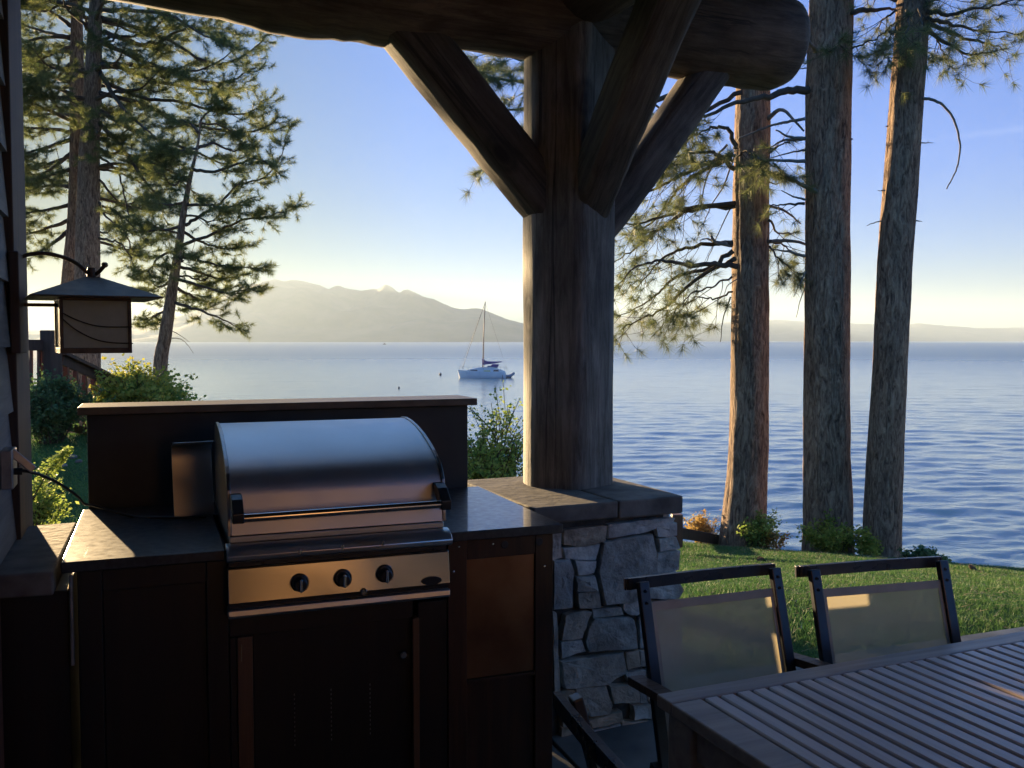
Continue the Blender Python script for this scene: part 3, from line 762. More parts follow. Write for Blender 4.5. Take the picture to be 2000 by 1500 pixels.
# ------------------------------------------------------------------ house: left wall, trim, wall behind the viewer
house = thing('house', 'house wall with weathered grey lap siding and dark corner trim at the left edge', 'house', (-1.8, 0, -.1))
WL = Frame(-1.688, 3.233, rad(21.8))    # t = 0 at the far end of the wall, wall face on s = 0
mb = MB(); z = -.1
while z < 3.3:
    a = [WL(-.035, -6.5, z), WL(.0, -6.5, z), WL(-.016, -6.5, z + .205), WL(-.035, -6.5, z + .205)]
    mb.prism(a, WL.e2 * 6.30); z += .2
obj('siding', mb, M['siding'], house)
mb = MB(); mb.box(WL, -.30, -.036, -6.5, -.03, -.1, 3.3); obj('wall', mb, M['trim'], house)
mb = MB(); mb.box(WL, -.034, .012, -.36, .0, -.1, 3.3); obj('corner_trim', mb, M['trim'], house, bevel=.004)
mb = MB(); mb.box(WL, -.28, -.035, -.028, .004, -.1, 3.3); obj('corner_trim', mb, M['redtrim'], house, bevel=.004)
mb = MB(); mb.box(WL, -.002, .014, -.99, -.86, -.1, 1.40); obj('window_trim', mb, M['redtrim'], house, bevel=.004)
# log wall behind the viewer with a door and windows, lit by the low sun
BW = Frame(0, 0, KY)
mb = MB()
for i in range(13):
    z = .02 + i * .25
    mb.tube([BW(-4.6, -2.3, z), BW(3.1, -2.3, z)], .135, 16)
bw = obj('log_wall', mb, M['cedar'], house, smooth='all')
mb = MB(); mb.box(BW, -.9, .1, -2.20, -2.13, .02, 2.25); obj('door', mb, M['trim'], house, bevel=.01)
mb = MB(); mb.box(BW, 1.45, 2.95, -2.20, -2.13, .8, 2.15); wn = obj('window', mb, M['trim'], house, bevel=.01)
mb = MB(); mb.box(BW, 1.53, 2.87, -2.127, -2.12, .88, 2.07); obj('pane', mb, M['boat_glass'], wn)

# ------------------------------------------------------------------ log porch: post, beams, braces, roof
porch = thing('log_porch', 'heavy dark log porch frame with braced post holding the roof', 'porch', (.245, 4.05, .9))
B = Frame(.245, 4.05, rad(24))
BZ = 2.93
rnd = random.Random(3)
def log(name, pts, r0, r1, m, n=26, wob=.05, sq=None, parent=None, seg=10, ends=None, sqp=None):
    pth = spline(pts, seg) if len(pts) > 2 else [Vector(pts[0]).lerp(Vector(pts[1]), i / (seg * 2)) for i in range(seg * 2 + 1)]
    k = len(pth); rs = [r0 + (r1 - r0) * i / (k - 1) for i in range(k)]
    rs = [r * (1 + .03 * mnoise.noise(Vector((i * .35, r0 * 50, 3)))) for i, r in enumerate(rs)]
    if ends:
        for j, f in enumerate(ends): rs[-1 - j] *= f
    mb = MB(); mb.tube(pth, rs, n, wob=wob, squash=sq, sqp=sqp)
    return obj(name, mb, m, parent or porch, smooth=True)
# post, lofted with hewn flats
def post():
    mb = MB(); n = 40; rows = 44; base = 0
    for j in range(rows):
        z = .895 + (BZ - .1 - .895) * j / (rows - 1)
        for k in range(n):
            a = 2 * math.pi * k / n
            r = .196
            for fa, cut in ((rad(-44), .90), (rad(-112), .915), (rad(25), .92), (rad(150), .95)):   # hewn facets
                d = math.cos(a - fa)
                if d > .5: r = min(r, .196 * cut * (1 + .02 * mnoise.noise(Vector((z * 1.7, fa * 5, 0)))) / d) if d > .80 else r
            r *= 1 + .028 * mnoise.noise(Vector((math.cos(a) * 2, math.sin(a) * 2, z * 1.3))) + .010 * mnoise.noise(Vector((math.cos(a) * 7, math.sin(a) * 7, z * 2.2)))
            mb.v.append((B.o.x + r * math.cos(a), B.o.y + r * math.sin(a), z))
    for j in range(rows - 1):
        for k in range(n):
            a = j * n + k; c = j * n + (k + 1) % n; mb.f.append((a, c, c + n, a + n))
    mb.f.append(tuple(range(n))[::-1]); mb.f.append(tuple((rows - 1) * n + k for k in range(n)))
    return obj('post', mb, logmat('weathered_post_log', (.10, .09, .075), (.32, .29, .245), (0, 0, 1)), porch, smooth=True)
post()
lm_beam = logmat('weathered_beam_log', (.10, .07, .05), (.27, .20, .145), B.e1)
lm_cross = logmat('cross_beam_log', (.08, .055, .04), (.2, .14, .10), B.e2)
# front beam, right end rounded over like a worn log end
bp = [B(-4.8, .02, BZ + .05), B(-3.0, .0, BZ + .04), B(-1.6, .0, BZ - .0), B(-1.15, .02, BZ - .02), B(-.8, 0, BZ + .0), B(0, 0, BZ), B(.6, 0, BZ), B(1.0, 0, BZ)]
pth = spline(bp, 8); k = len(pth)
rs = []
for i, p in enumerate(pth):
    s = (p - B.o).dot(B.e1)
    r = .222 * (1 + .035 * mnoise.noise(Vector((s * 1.9, 4, 3))))
    if -1.25 < s < -.55: r += .018 * math.sin((s + 1.25) / .7 * math.pi) * (1 + .5 * math.sin(s * 14))
    rs.append(r)
for ds, fr_ in ((.05, 1.0), (.09, .985), (.125, .93), (.15, .84), (.165, .70)):
    pth.append(B(1.0 + ds, 0, BZ)); rs.append(rs[k - 1] * fr_)
mb = MB(); mb.tube(pth, rs, 36, wob=.05); obj('front_beam', mb, lm_beam, porch, smooth=True)
log('cross_beam', [B(0, .30, BZ + .10), B(0, -2, BZ + .12), B(0, -8.4, BZ + .12)], .215, .215, lm_cross)
bm1 = logmat('brace_log_one', (.07, .055, .045), (.18, .145, .115), (-B.e1 * .75 + Vector((0, 0, .8))))
bm2 = logmat('brace_log_two', (.09, .075, .062), (.26, .22, .18), (B.e1 * .75 + Vector((0, 0, .9))))
bm3 = logmat('brace_log_three', (.07, .058, .048), (.20, .165, .13), (Vector((.407, -.914, .9))))
log('brace', [B(-.05, -.0, 2.04), B(-.42, -.0, 2.43), B(-.93, -.0, 2.97)], .092, .100, bm1, sqp=4)
log('brace', [B(.10, .0, 1.96), B(.43, .0, 2.37), B(.80, .0, 2.86)], .076, .082, bm2, sqp=3.2)
log('brace', [B(.035, -.03, 2.03), B(.03, -.42, 2.44), B(.02, -1.0, 3.03)], .082, .086, bm3, sqp=4.5)
# purlins / rafters crossing on top, ceiling boards, fascia
for s in (-3.6, -2.4, -1.2, .75):
    log('rafter', [B(s, .52, 3.235), B(s, -4, 3.235), B(s, -8.4, 3.235)], .085, .085, lm_cross, n=14)
mb = MB(); w = .14; a = -7.6
ro = MB(); ro.box(B, -5.2, 1.22, -8.6, .34, 3.325, 3.40); obj('roof_deck', ro, M['ceiling'], porch)
mb.box(B, 1.222, 1.27, -8.6, .36, 3.20, 3.44); mb.box(B, -5.2, 1.2205, .342, .385, 3.26, 3.44); obj('fascia', mb, M['trim'], porch, bevel=.004)

# ------------------------------------------------------------------ dining table
TB = Frame(.315, 2.0, rad(23))          # far left corner of the top; s to the right, t away from the viewer (so the top is at t < 0)
TL, TW, TZ = 2.15, 1.0, .75
table = thing('dining_table', 'dark wooden outdoor dining table with slatted top in the lower right corner', 'dining table', tuple(TB(TL / 2, -TW / 2)))
BR = .058
mb = MB()
mb.box(TB, 0, TL, -BR, 0, TZ - .028, TZ); mb.box(TB, 0, TL, -TW, -TW + BR, TZ - .028, TZ)
mb.box(TB, 0, .075, -TW + BR + .0008, -BR - .0008, TZ - .028, TZ - .0006); mb.box(TB, TL - .075, TL, -TW + BR + .0008, -BR - .0008, TZ - .028, TZ - .0006)
obj('frame', mb, M['tabledark'], table, bevel=.004)
pitch = .0425; i = 0; s = .083
while s + .035 < TL - .076:
    mb = MB(); j = random.Random(i).uniform(-.0008, .0006)
    mb.box(TB, s, s + .0335, -TW + BR + .001, -BR - .001, TZ - .022, TZ - .001 + j)
    obj('slat', mb, M['table'], table, bevel=.003, seg=1); s += pitch; i += 1
for b0, b1 in ((-.085, -.060), (-TW + .060, -TW + .085)):
    mb = MB(); mb.box(TB, .06, TL - .06, b0, b1, TZ - .115, TZ - .029); obj('apron', mb, M['tabledark'], table, bevel=.003)
for a0 in (.035, TL - .06, .72, 1.42):
    mb = MB(); mb.box(TB, a0, a0 + .025, -TW + .09, -.09, TZ - .115, TZ - .029); obj('apron', mb, M['tabledark'], table, bevel=.003)
for a0 in (.02, TL - .11):
    for b0 in (-.105, -TW + .015):
        mb = MB(); mb.box(TB, a0, a0 + .09, b0, b0 + .09, 0, TZ - .030); obj('leg', mb, M['tabledark'], table, bevel=.006)

# ------------------------------------------------------------------ sling chairs
def slingmat():
    m, n, p = newmat('woven_sling_fabric')
    co = coords(n)
    w = nd(n, 'TexWave', wave_type='BANDS', bands_direction='X'); w.inputs['Scale'].default_value = 130; n.links.new(co, w.inputs['Vector'])
    w2 = nd(n, 'TexWave', wave_type='BANDS', bands_direction='Z'); w2.inputs['Scale'].default_value = 130; n.links.new(co, w2.inputs['Vector'])
    mm = nd(n, 'Math', operation='MULTIPLY'); n.links.new(w.outputs['Fac'], mm.inputs[0]); n.links.new(w2.outputs['Fac'], mm.inputs[1])
    f = ntex(n, co, 9, 4)
    n.links.new(ramp(n, f, [(.3, (.56, .50, .36)), (.7, (.68, .61, .46))]), p.inputs['Base Color']); p.inputs['Roughness'].default_value = .7
    tr = nd(n, 'BsdfTransparent'); tl = nd(n, 'BsdfTranslucent'); tl.inputs[0].default_value = (.50, .44, .31, 1)
    m1 = nd(n, 'MixShader'); m1.inputs[0].default_value = .30; n.links.new(p.outputs[0], m1.inputs[1]); n.links.new(tl.outputs[0], m1.inputs[2])
    m2 = nd(n, 'MixShader'); n.links.new(ramp(n, mm.outputs[0], [(.2, .10), (.5, .34)]), m2.inputs[0])
    n.links.new(m1.outputs[0], m2.inputs[1]); n.links.new(tr.outputs[0], m2.inputs[2])
    n.links.new(m2.outputs[0], n.nodes['Material Output'].inputs[0]); return m
M['sling'] = slingmat()
M['hem'] = simple('sling_hem', (.38, .32, .26), (.48, .41, .33), rough=.7, scale=12, bs=.2, bd=.001)
M['armwood'] = wood('chair_arm_wood', (.07, .035, .025), (.13, .07, .05), 0, 'y', .5, 3, .2, .001)
M['bluemetal'] = simple('dark_satin_frame', (.018, .02, .026), (.03, .034, .042), rough=.30, scale=20, bs=.05, bd=.0005, rvar=.06)
def make_chair(label, group):
    t = thing('sling_chair', label, 'chair', (0, 0, 0), group)
    H, W = .9, .205
    ptop, pseat = Vector((0, .045, H)), Vector((0, -.085, .43))
    def post_at(x): return Vector((x, 0, 0)) + ptop, Vector((x, 0, 0)) + pseat
    for x in (-W, W):
        a, b = post_at(x); mb = MB(); up = (b - a).cross(Vector((1, 0, 0)))
        mb.bar(a + (a - b).normalized() * -.003, b, .030, .020, up); 
        po = obj('back_post', mb, M['bluemetal'], t, bevel=.003)
        for zz in (.022, .052):
            q = a.lerp(b, zz / (a - b).length); mb = MB(); mb.disc_dome(q + Vector((0, -.010, -.003)), .0055, (0, -1, -.25), .003, 10); obj('screw', mb, M['blackmetal'], po)
    mb = MB(); pth = [Vector((-W - .035, .078, H - .014)), Vector((-W, .073, H - .013)), Vector((0, .077, H - .012)), Vector((W, .073, H - .013)), Vector((W + .012, .070, H - .014))]
    pth = spline(pth, 5)
    for i in range(len(pth) - 1): mb.bar(pth[i], pth[i + 1], .014, .030)
    obj('top_rail', mb, M['bluemetal'], t, bevel=.002)
    # sling back, slightly bellied
    def sling(p0, p1, nz, belly, name):
        mb = MB(); nx, ny = 8, 12
        for j in range(ny + 1):
            for i in range(nx + 1):
                x = -W + .017 + (2 * W - .034) * i / nx; q = p0.lerp(p1, j / ny)
                mb.v.append(tuple(Vector((x, 0, 0)) + q + nz * belly * math.sin(math.pi * i / nx) * math.sin(math.pi * j / ny)))
        for j in range(ny):
            for i in range(nx): a = j * (nx + 1) + i; mb.f.append((a, a + 1, a + nx + 2, a + nx + 1))
        return obj(name, mb, M['sling'], t, smooth='all')
    a = ptop.lerp(pseat, .115); bk = sling(a, pseat.lerp(ptop, .04), Vector((0, 1, .27)).normalized(), .02, 'sling_back')
    mb = MB(); d = (pseat - ptop).normalized(); q0 = a - d * .001; q1 = a + d * .021
    n_ = Vector((0, -1, -.27)).normalized() * .0016
    mb.prism([q0 + Vector((-W + .016, 0, 0)) + n_, q0 + Vector((W - .016, 0, 0)) + n_, q1 + Vector((W - .016, 0, 0)) + n_, q1 + Vector((-W + .016, 0, 0)) + n_], n_ * .5)
    obj('hem', mb, M['hem'], bk)
    for x in (-W + .016, W - .027):
        mb = MB(); mb.prism([q1 + Vector((x, 0, 0)) + n_, q1 + Vector((x + .011, 0, 0)) + n_, pseat + Vector((x + .011, 0, 0)) + n_, pseat + Vector((x, 0, 0)) + n_], n_ * .5); obj('hem', mb, M['hem'], bk)
    sling(Vector((0, -.09, .425)), Vector((0, -.50, .455)), Vector((0, 0, -1)), .02, 'seat')
    for x in (-W, W):
        mb = MB(); mb.bar((x, -.06, .425), (x, -.52, .455), .028, .028); obj('seat_rail', mb, M['bluemetal'], t, bevel=.003)
        sx = 1 if x > 0 else -1
        mb = MB(); mb.bar((x + sx * .022, -.075, .47), (x + sx * .022, .06, 0), .024, .028, (0, 1, 0)); obj('leg', mb, M['bluemetal'], t, bevel=.003)
        mb = MB(); mb.bar((x + sx * .03, -.50, .655), (x + sx * .022, -.47, 0), .024, .028, (0, 1, 0)); obj('leg', mb, M['bluemetal'], t, bevel=.003)
        ar = spline([(x + sx * .03, -.52, .655), (x + sx * .04, -.35, .675), (x + sx * .04, -.15, .668), (x + sx * .032, .02, .652)], 5)
        mb = MB()
        for i in range(len(ar) - 1): mb.bar(ar[i], ar[i + 1] + (ar[i + 1] - ar[i]) * .02, .042, .022)
        obj('armrest', mb, M['armwood'], t, bevel=.002)
    mb = MB(); mb.bar((-W, -.51, .44), (W, -.51, .44), .024, .024); obj('crossbar', mb, M['bluemetal'], t, bevel=.003)
    return t
GRP = 'sling chairs around the dining table'
ch = make_chair('left one of the two tan sling chairs across the table in front of the lawn', GRP)
def rail_place(o, L, R):
    """put the chair so its top rail centre lies between L and R"""
    c = (L + R) / 2; yaw = math.atan2(R.y - L.y, R.x - L.x)
    o.rotation_euler.z = yaw
    o.location = (c.x - (-math.sin(yaw)) * .078, c.y - math.cos(yaw) * .078, 0)
rail_place(ch, PZ(1236, 1136, .89), PZ(1503, 1108, .89))
c2 = copy_tree(ch); c2['label'] = 'right one of the two tan sling chairs across the table, nearest the lake'
rail_place(c2, PZ(1572, 1112, .89), PZ(1826, 1094, .89))
c3 = copy_tree(ch); c3['label'] = 'dark chair at the end of the table, cut off by the bottom edge'
c3.rotation_euler.z = rad(106); c3.location = (.135 + .075, 1.40 + .02, 0)

# ------------------------------------------------------------------ wall lantern
LY = 3.08
lc = P(181, 640, LY)
ln = thing('wall_lantern', 'bronze wall lantern with pagoda roof and frosted panes on a curved arm', 'lantern', tuple(lc))
LF = Frame(lc.x, lc.y, rad(30)); hw = .106; zt, zb = P(181, 583, LY).z, P(181, 689, LY).z
mb = MB()
fr_ = .011
for a in (-hw, hw - fr_):
    for b in (-hw, hw - fr_): mb.box(LF, a, a + fr_, b, b + fr_, zb, zt)
for z0 in (zb - .0005, zt - fr_):
    h_ = .017 if z0 < zt - .1 else fr_
    mb.box(LF, -hw + fr_, hw - fr_, -hw + .0006, -hw + fr_, z0, z0 + h_); mb.box(LF, -hw + fr_, hw - fr_, hw - fr_, hw - .0006, z0, z0 + h_)
    mb.box(LF, -hw + .0006, -hw + fr_, -hw + fr_, hw - fr_, z0, z0 + h_); mb.box(LF, hw - fr_, hw - .0006, -hw + fr_, hw - fr_, z0, z0 + h_)
obj('cage', mb, M['iron'], ln, bevel=.001)
def frost():
    m, n, p = newmat('frosted_mica'); co = coords(n); f = ntex(n, co, 30, 5)
    n.links.new(ramp(n, f, [(.3, (.42, .42, .33)), (.7, (.56, .56, .45))]), p.inputs['Base Color']); p.inputs['Roughness'].default_value = .45
    tl = nd(n, 'BsdfTranslucent'); tl.inputs[0].default_value = (.62, .58, .42, 1); ms = nd(n, 'MixShader'); ms.inputs[0].default_value = .4
    n.links.new(p.outputs[0], ms.inputs[1]); n.links.new(tl.outputs[0], ms.inputs[2]); n.links.new(ms.outputs[0], n.nodes['Material Output'].inputs[0]); return m
M['frost'] = frost()
for k in range(4):
    G = Frame(lc.x, lc.y, rad(30) + k * math.pi / 2)
    mb = MB(); mb.box(G, -hw + fr_, hw - fr_, -hw + .004, -hw + .007, zb + .017, zt - fr_); pane = obj('pane', mb, M['frost'], ln)
    if k == 0:
        H = zt - zb
        for pts in ([(-hw + .006, .72), (-.06, .60), (-.01, .50), (.04, .47), (hw + .002, .475)], [(-hw + .006, .62), (-.06, .42), (-.01, .26), (.04, .19), (hw + .002, .175)]):
            mb = MB(); mb.tube(spline([G(a, -hw - .001, zb + H * q) for a, q in pts], 6), .0022, 6); obj('wave_bar', mb, M['iron'], pane)
mb = MB(); e = .192; za, ze = P(181, 541, LY).z, P(181, 582, LY).z; hi = .02
vs = [LF(-e, -e, ze), LF(e, -e, ze), LF(e, e, ze), LF(-e, e, ze)] + [LF(-hi, -hi, za), LF(hi, -hi, za), LF(hi, hi, za), LF(-hi, hi, za)]
vs += [v - Vector((0, 0, .004)) for v in vs[:4]]
mb.add(vs, [(0, 1, 5, 4), (1, 2, 6, 5), (2, 3, 7, 6), (3, 0, 4, 7), (4, 5, 6, 7), (8, 9, 1, 0), (9, 10, 2, 1), (10, 11, 3, 2), (11, 8, 0, 3), (11, 10, 9, 8)])
obj('roof', mb, M['iron'], ln, bevel=.001)
mb = MB(); mb.tube([LF(0, 0, za - .003), LF(0, 0, za + .012), LF(0, 0, za + .03)], [.014, .016, .012], 12); obj('finial', mb, M['iron'], ln, smooth=True)
arm = [P(34, 505, 2.98), P(58, 497, 3.0), P(90, 495, 3.02), P(125, 503, 3.05), P(150, 515, 3.06), P(168, 530, 3.07), P(181, 537, LY), P(192, 532, LY), P(203, 520, LY)]
mb = MB(); mb.tube(spline(arm, 5), .0065, 10); mb.disc_dome(P(204, 517, LY) + Vector((0, .008, 0)), .009, (0, -1, 0), .016, 12); obj('arm', mb, M['iron'], ln, smooth=True)
mb = MB(); mb.bar(P(30, 595, 2.98), P(118, 596, 3.05), .009, .011); obj('stay_bar', mb, M['iron'], ln, bevel=.002)
a = P(12, 592, 2.86); 
mb = MB(); mb.box(WL, .0, .028, -.40, -.21, P(20, 690, 2.9).z, P(20, 492, 2.9).z); obj('mounting_board', mb, M['trim'], ln, bevel=.004)
mb = MB(); mb.tube(spline([P(31, 500, 2.96), P(33, 560, 2.96), P(33, 620, 2.96), P(38, 655, 2.97), P(40, 682, 2.97)], 4), .0022, 6); cw = obj('wire', mb, M['greybox'], ln)
mb = MB(); c = P(37, 677, 2.965); mb.box(Frame(c.x, c.y, KY), -.009, .009, -.004, .004, c.z - .012, c.z + .012); obj('wire_clip', mb, M['gel_white'], ln, bevel=.002)

# ------------------------------------------------------------------ outlet cover and cord
oc = P(20, 900, 2.62)
out = thing('outlet_cover', 'grey metal outdoor outlet with its lid flipped open on the left wall', 'outlet cover', tuple(oc))
OF = Frame(oc.x, oc.y, rad(21.8))
mb = MB(); mb.box(OF, -.02, .012, -.05, .05, oc.z - .075, oc.z + .035); obj('box', mb, M['greybox'], out, bevel=.004)
mb = MB(); mb.bar(P(22, 882, 2.60), P(66, 918, 2.62), .022, .022, (0.2, -1, .4)); obj('lid', mb, M['greybox'], out, bevel=.003)
mb = MB(); mb.tube([P(15, 892, 2.58), P(30, 886, 2.62)], .006, 8); obj('hinge', mb, M['chrome'], out)
cord = [P(24, 921, 2.60), P(48, 920, 2.61), P(80, 928, 2.66), P(115, 944, 2.74), P(150, 968, 2.84), P(165, 984, 2.93), P(185, 988, 3.0), K(.16, .60, .925), K(.24, .54, .925), K(.33, .50, .926), K(.40, .48, .927)]
mb = MB(); mb.tube(spline(cord, 6), .0042, 8); mb.tube([P(21, 921, 2.60), P(44, 920.5, 2.61)], .010, 10)
tag(obj('power_cord', mb, M['rubber'], smooth=True), 'black power cord looping from the wall outlet down behind the grill', 'cord')

# ------------------------------------------------------------------ pines
class Pine:
    """collects branch tubes and needle tufts of one tree"""
    def __init__(s, seed):
        s.rng = np.random.RandomState(seed); s.rnd = random.Random(seed); s.br = MB(); s.dead = []; s.tp = []; s.td = []; s.tl = []
    def brush(s, pts, L, nl, step=.035):
        """needle tufts along the last L metres of a twig"""
        pts = [Vector(p) for p in pts]; acc = 0
        i = len(pts) - 1; s.tuft(pts[-1], (pts[-1] - pts[-2]).normalized(), nl, 1.5)
        nxt = step
        while i > 0 and acc < L:
            a, b = pts[i], pts[i - 1]; seg = (a - b).length
            if seg < 1e-6: i -= 1; continue
            while nxt < acc + seg and nxt < L:
                s.tuft(a.lerp(b, (nxt - acc) / seg), (a - b).normalized(), nl); nxt += step
            acc += seg; i -= 1
    def tuft(s, p, d, nl, k=1.0):
        s.tp.append((p.x, p.y, p.z)); s.td.append((d.x, d.y, d.z)); s.tl.append((nl, k))
    def twig(s, p, d, L, r, up, curl, nl, leafL, n=5):
        """short curved twig with needles at its end"""
        pts = [Vector(p)]; d = Vector(d).normalized(); q = Vector(p)
        side = Vector((s.rnd.gauss(0, 1), s.rnd.gauss(0, 1), s.rnd.gauss(0, .5))) * curl
        for i in range(n):
            t = i / n
            d = (d + Vector((0, 0, up * (t - .25))) + side * (.3) * (1 if i < n / 2 else -1)).normalized()
            q = q + d * (L / n); pts.append(Vector(q))
        s.br.tube(pts, [r * (1 - .6 * i / n) for i in range(n + 1)], 4, cap=False)
        if leafL > 0: s.brush(pts, leafL, nl)
        return pts
    def limb(s, pts, r0, r1, leafy=.3, sub=9, subL=.7, twigs=4, twL=.28, up=.55, droop=0.0, nl=.15, leafL=.16, dens=1.0, dead=False):
        pth = spline(pts, 5); n = len(pth)
        tot = sum((pth[i + 1] - pth[i]).length for i in range(n - 1))
        pth = [p + Vector((s.rnd.gauss(0, .012), s.rnd.gauss(0, .012), s.rnd.gauss(0, .012))) * ((.25 if dead else .8) if 0 < i < n - 1 else 0) for i, p in enumerate(pth)]
        tgt = MB() if dead else s.br
        tgt.tube(pth, [r0 + (r1 - r0) * i / (n - 1) for i in range(n)], 7, cap=True)
        if dead:
            for i in range(2, n - 1):            # small thorny stubs
                if s.rnd.random() < .35:
                    d = Vector((s.rnd.gauss(0, 1), s.rnd.gauss(0, 1), s.rnd.gauss(0, 1))).normalized(); tgt.tube([pth[i], pth[i] + d * s.rnd.uniform(.02, .05)], [.004, .002], 4)
            s.dead.append(tgt); return pth
        k = max(2, int(sub * dens)); sgn = 1
        for j in range(k):
            f = leafy + (1 - leafy) * (j + s.rnd.uniform(.1, .9)) / k
            i = min(n - 2, int(f * (n - 1))); p = pth[i].lerp(pth[i + 1], f * (n - 1) - i); T = (pth[i + 1] - pth[i]).normalized()
            side = T.cross(Vector((0, 0, 1))); side = side.normalized() if side.length > .1 else Vector((1, 0, 0)); sgn = -sgn
            d = T * s.rnd.uniform(.5, 1.1) + side * sgn * s.rnd.uniform(.4, 1.1) + Vector((0, 0, s.rnd.uniform(-.35, .25) - droop))
            L = subL * (1.15 - .75 * f) * s.rnd.uniform(.65, 1.25)
            sp_ = s.twig(p, d, L, max(.004, r1 * .9), up, .35, nl, leafL * 1.1, 6)
            for q in range(max(1, int(twigs * s.rnd.uniform(.6, 1.3)))):
                g = s.rnd.uniform(.3, .98); ii = min(5, int(g * 6)); pp = sp_[ii].lerp(sp_[ii + 1], g * 6 - ii); TT = (sp_[ii + 1] - sp_[ii]).normalized()
                dd = TT * .8 + Vector((s.rnd.gauss(0, .8), s.rnd.gauss(0, .8), s.rnd.uniform(-.5, .5) - droop * .6))
                s.twig(pp, dd, twL * s.rnd.uniform(.5, 1.3), .0035, up, .3, nl, leafL, 4)
        s.brush(pth, leafL * 1.6, nl)
        return pth
    def needles(s, per, width):
        P_ = np.array(s.tp); D_ = np.array(s.td); L_ = np.array(s.tl)
        n = len(P_); cnt = np.maximum(3, (per * L_[:, 1]).astype(int)); idx = np.repeat(np.arange(n), cnt); N = len(idx)
        r = s.rng; v = r.normal(size=(N, 3)); v /= np.linalg.norm(v, axis=1)[:, None]
        d = D_[idx] * r.uniform(.35, 1.1, (N, 1)) + v * .85; d /= np.linalg.norm(d, axis=1)[:, None]
        L = L_[idx, 0][:, None] * r.uniform(.65, 1.1, (N, 1)); base = P_[idx] + v * .006
        w = np.cross(d, r.normal(size=(N, 3))); w /= np.linalg.norm(w, axis=1)[:, None] + 1e-9
        tip = base + d * L; tip[:, 2] -= L[:, 0] * .08
        V = np.empty((N, 3, 3)); V[:, 0] = base - w * width / 2; V[:, 1] = base + w * width / 2; V[:, 2] = tip
        return V.reshape(-1, 3), N
def trunk_mesh(pts, rs, seed, rough=.03, n=40, rows=90):
    pth = spline(pts, 8); m = len(pth)
    cum = [0]
    for i in range(m - 1): cum.append(cum[-1] + (pth[i + 1] - pth[i]).length)
    zs = np.linspace(0, cum[-1], rows); rr = np.interp(np.linspace(0, 1, m), np.linspace(0, 1, len(rs)), rs)
    mb = MB()
    for j, z in enumerate(zs):
        c = Vector([float(np.interp(z, cum, [p[k] for p in pth])) for k in range(3)]); r0 = float(np.interp(z, cum, rr))
        for k in range(n):
            a = 2 * math.pi * k / n
            f = 1 + rough * mnoise.noise(Vector((math.cos(a) * 3, math.sin(a) * 3, z * .5 + seed))) + rough * .9 * mnoise.noise(Vector((math.cos(a) * 11, math.sin(a) * 11, z * 2.2 + seed)))
            if z < .8: f += (.8 - z) ** 2 * (.18 + .22 * max(0, mnoise.noise(Vector((math.cos(a) * 1.6, math.sin(a) * 1.6, seed)))))
            mb.v.append((c.x + r0 * f * math.cos(a), c.y + r0 * f * math.sin(a), c.z))
    for j in range(rows - 1):
        for k in range(n):
            a = j * n + k; c = j * n + (k + 1) % n; mb.f.append((a, c, c + n, a + n))
    mb.f.append(tuple(range(n))[::-1]); mb.f.append(tuple((rows - 1) * n + k for k in range(n)))
    return mb
def finish_pine(t, pine, mb_trunk, per=11, width=.006, nm='needle'):
    obj('trunk', mb_trunk, M['bark'], t, smooth='all')
    br = obj('branches', pine.br, M['twig'], t, smooth='all')
    for d_ in pine.dead: obj('dead_branch', d_, M['deadwood'], t, smooth='all')
    if pine.tp:
        V, N = pine.needles(per, width); npmesh('crown', V, N, M[nm], t, 3)
def tr(pts, y0, y1):
    """a limb traced over pixels, swinging from distance y0 to y1"""
    n = len(pts); return [P(u, v, y0 + (y1 - y0) * (i / (n - 1)) ** 1.1) for i, (u, v) in enumerate(pts)]
def more_limbs(pine, centre, zr, n, Lr, azr, r, **kw):
    """limbs not traced one by one: radiating from the trunk at other bearings and heights"""
    for i in range(n):
        z = zr[0] + (zr[1] - zr[0]) * (i + pine.rnd.random()) / n; az = pine.rnd.uniform(*azr); L = pine.rnd.uniform(*Lr)
        c = centre(z); d = Vector((math.cos(az), math.sin(az), 0)); e = pine.rnd.uniform(-.25, .25)
        pts = [c, c + d * L * .35 + Vector((0, 0, e * L * .3)), c + d * L * .7 + Vector((0, 0, e * L * .5 - .1)), c + d * L + Vector((0, 0, e * L * .5 + .12 * L))]
        pine.limb(pts, r, .008, **kw)
def axis_fn(pts):
    pth = spline(pts, 8); zz = [p.z for p in pth]
    return lambda z: Vector((float(np.interp(z, zz, [p.x for p in pth])), float(np.interp(z, zz, [p.y for p in pth])), z))
def gz(x, y): return float(ground_h(x, y))

# --- the big pine on the left (front trunk) and its twin behind
D1 = 21.0
def left_tree(D, px, rs, label, seed, limbs, extra, group):
    pts = [P(u, v, D) for u, v in px]; b = Vector((pts[0].x, pts[0].y, min(gz(pts[0].x, pts[0].y), pts[0].z - .3) - .3)); pts = [b] + pts
    top = pts[-1] + (pts[-1] - pts[-2]).normalized() * 9; pts.append(top)
    t = thing('pine_tree', label, 'tree', (b.x, b.y, b.z + .3), group)
    pine = Pine(seed); ax = axis_fn(pts)
    for l, dy, kw in limbs: pine.limb(tr(l, D, D + dy), kw.get('r', .055), .010, **{k: v for k, v in kw.items() if k != 'r'})
    for e in extra: more_limbs(pine, ax, *e[:-1], **e[-1])
    finish_pine(t, pine, trunk_mesh(pts, [rs[0]] + rs + [rs[-1] * .55], seed), 12, .0075)
    return t
dn = dict(sub=12, subL=.85, twigs=5, twL=.34, nl=.15, leafL=.19)
bare = dict(sub=5, subL=.5, twigs=2, leafy=.5, nl=.15, leafL=.12, r=.03)
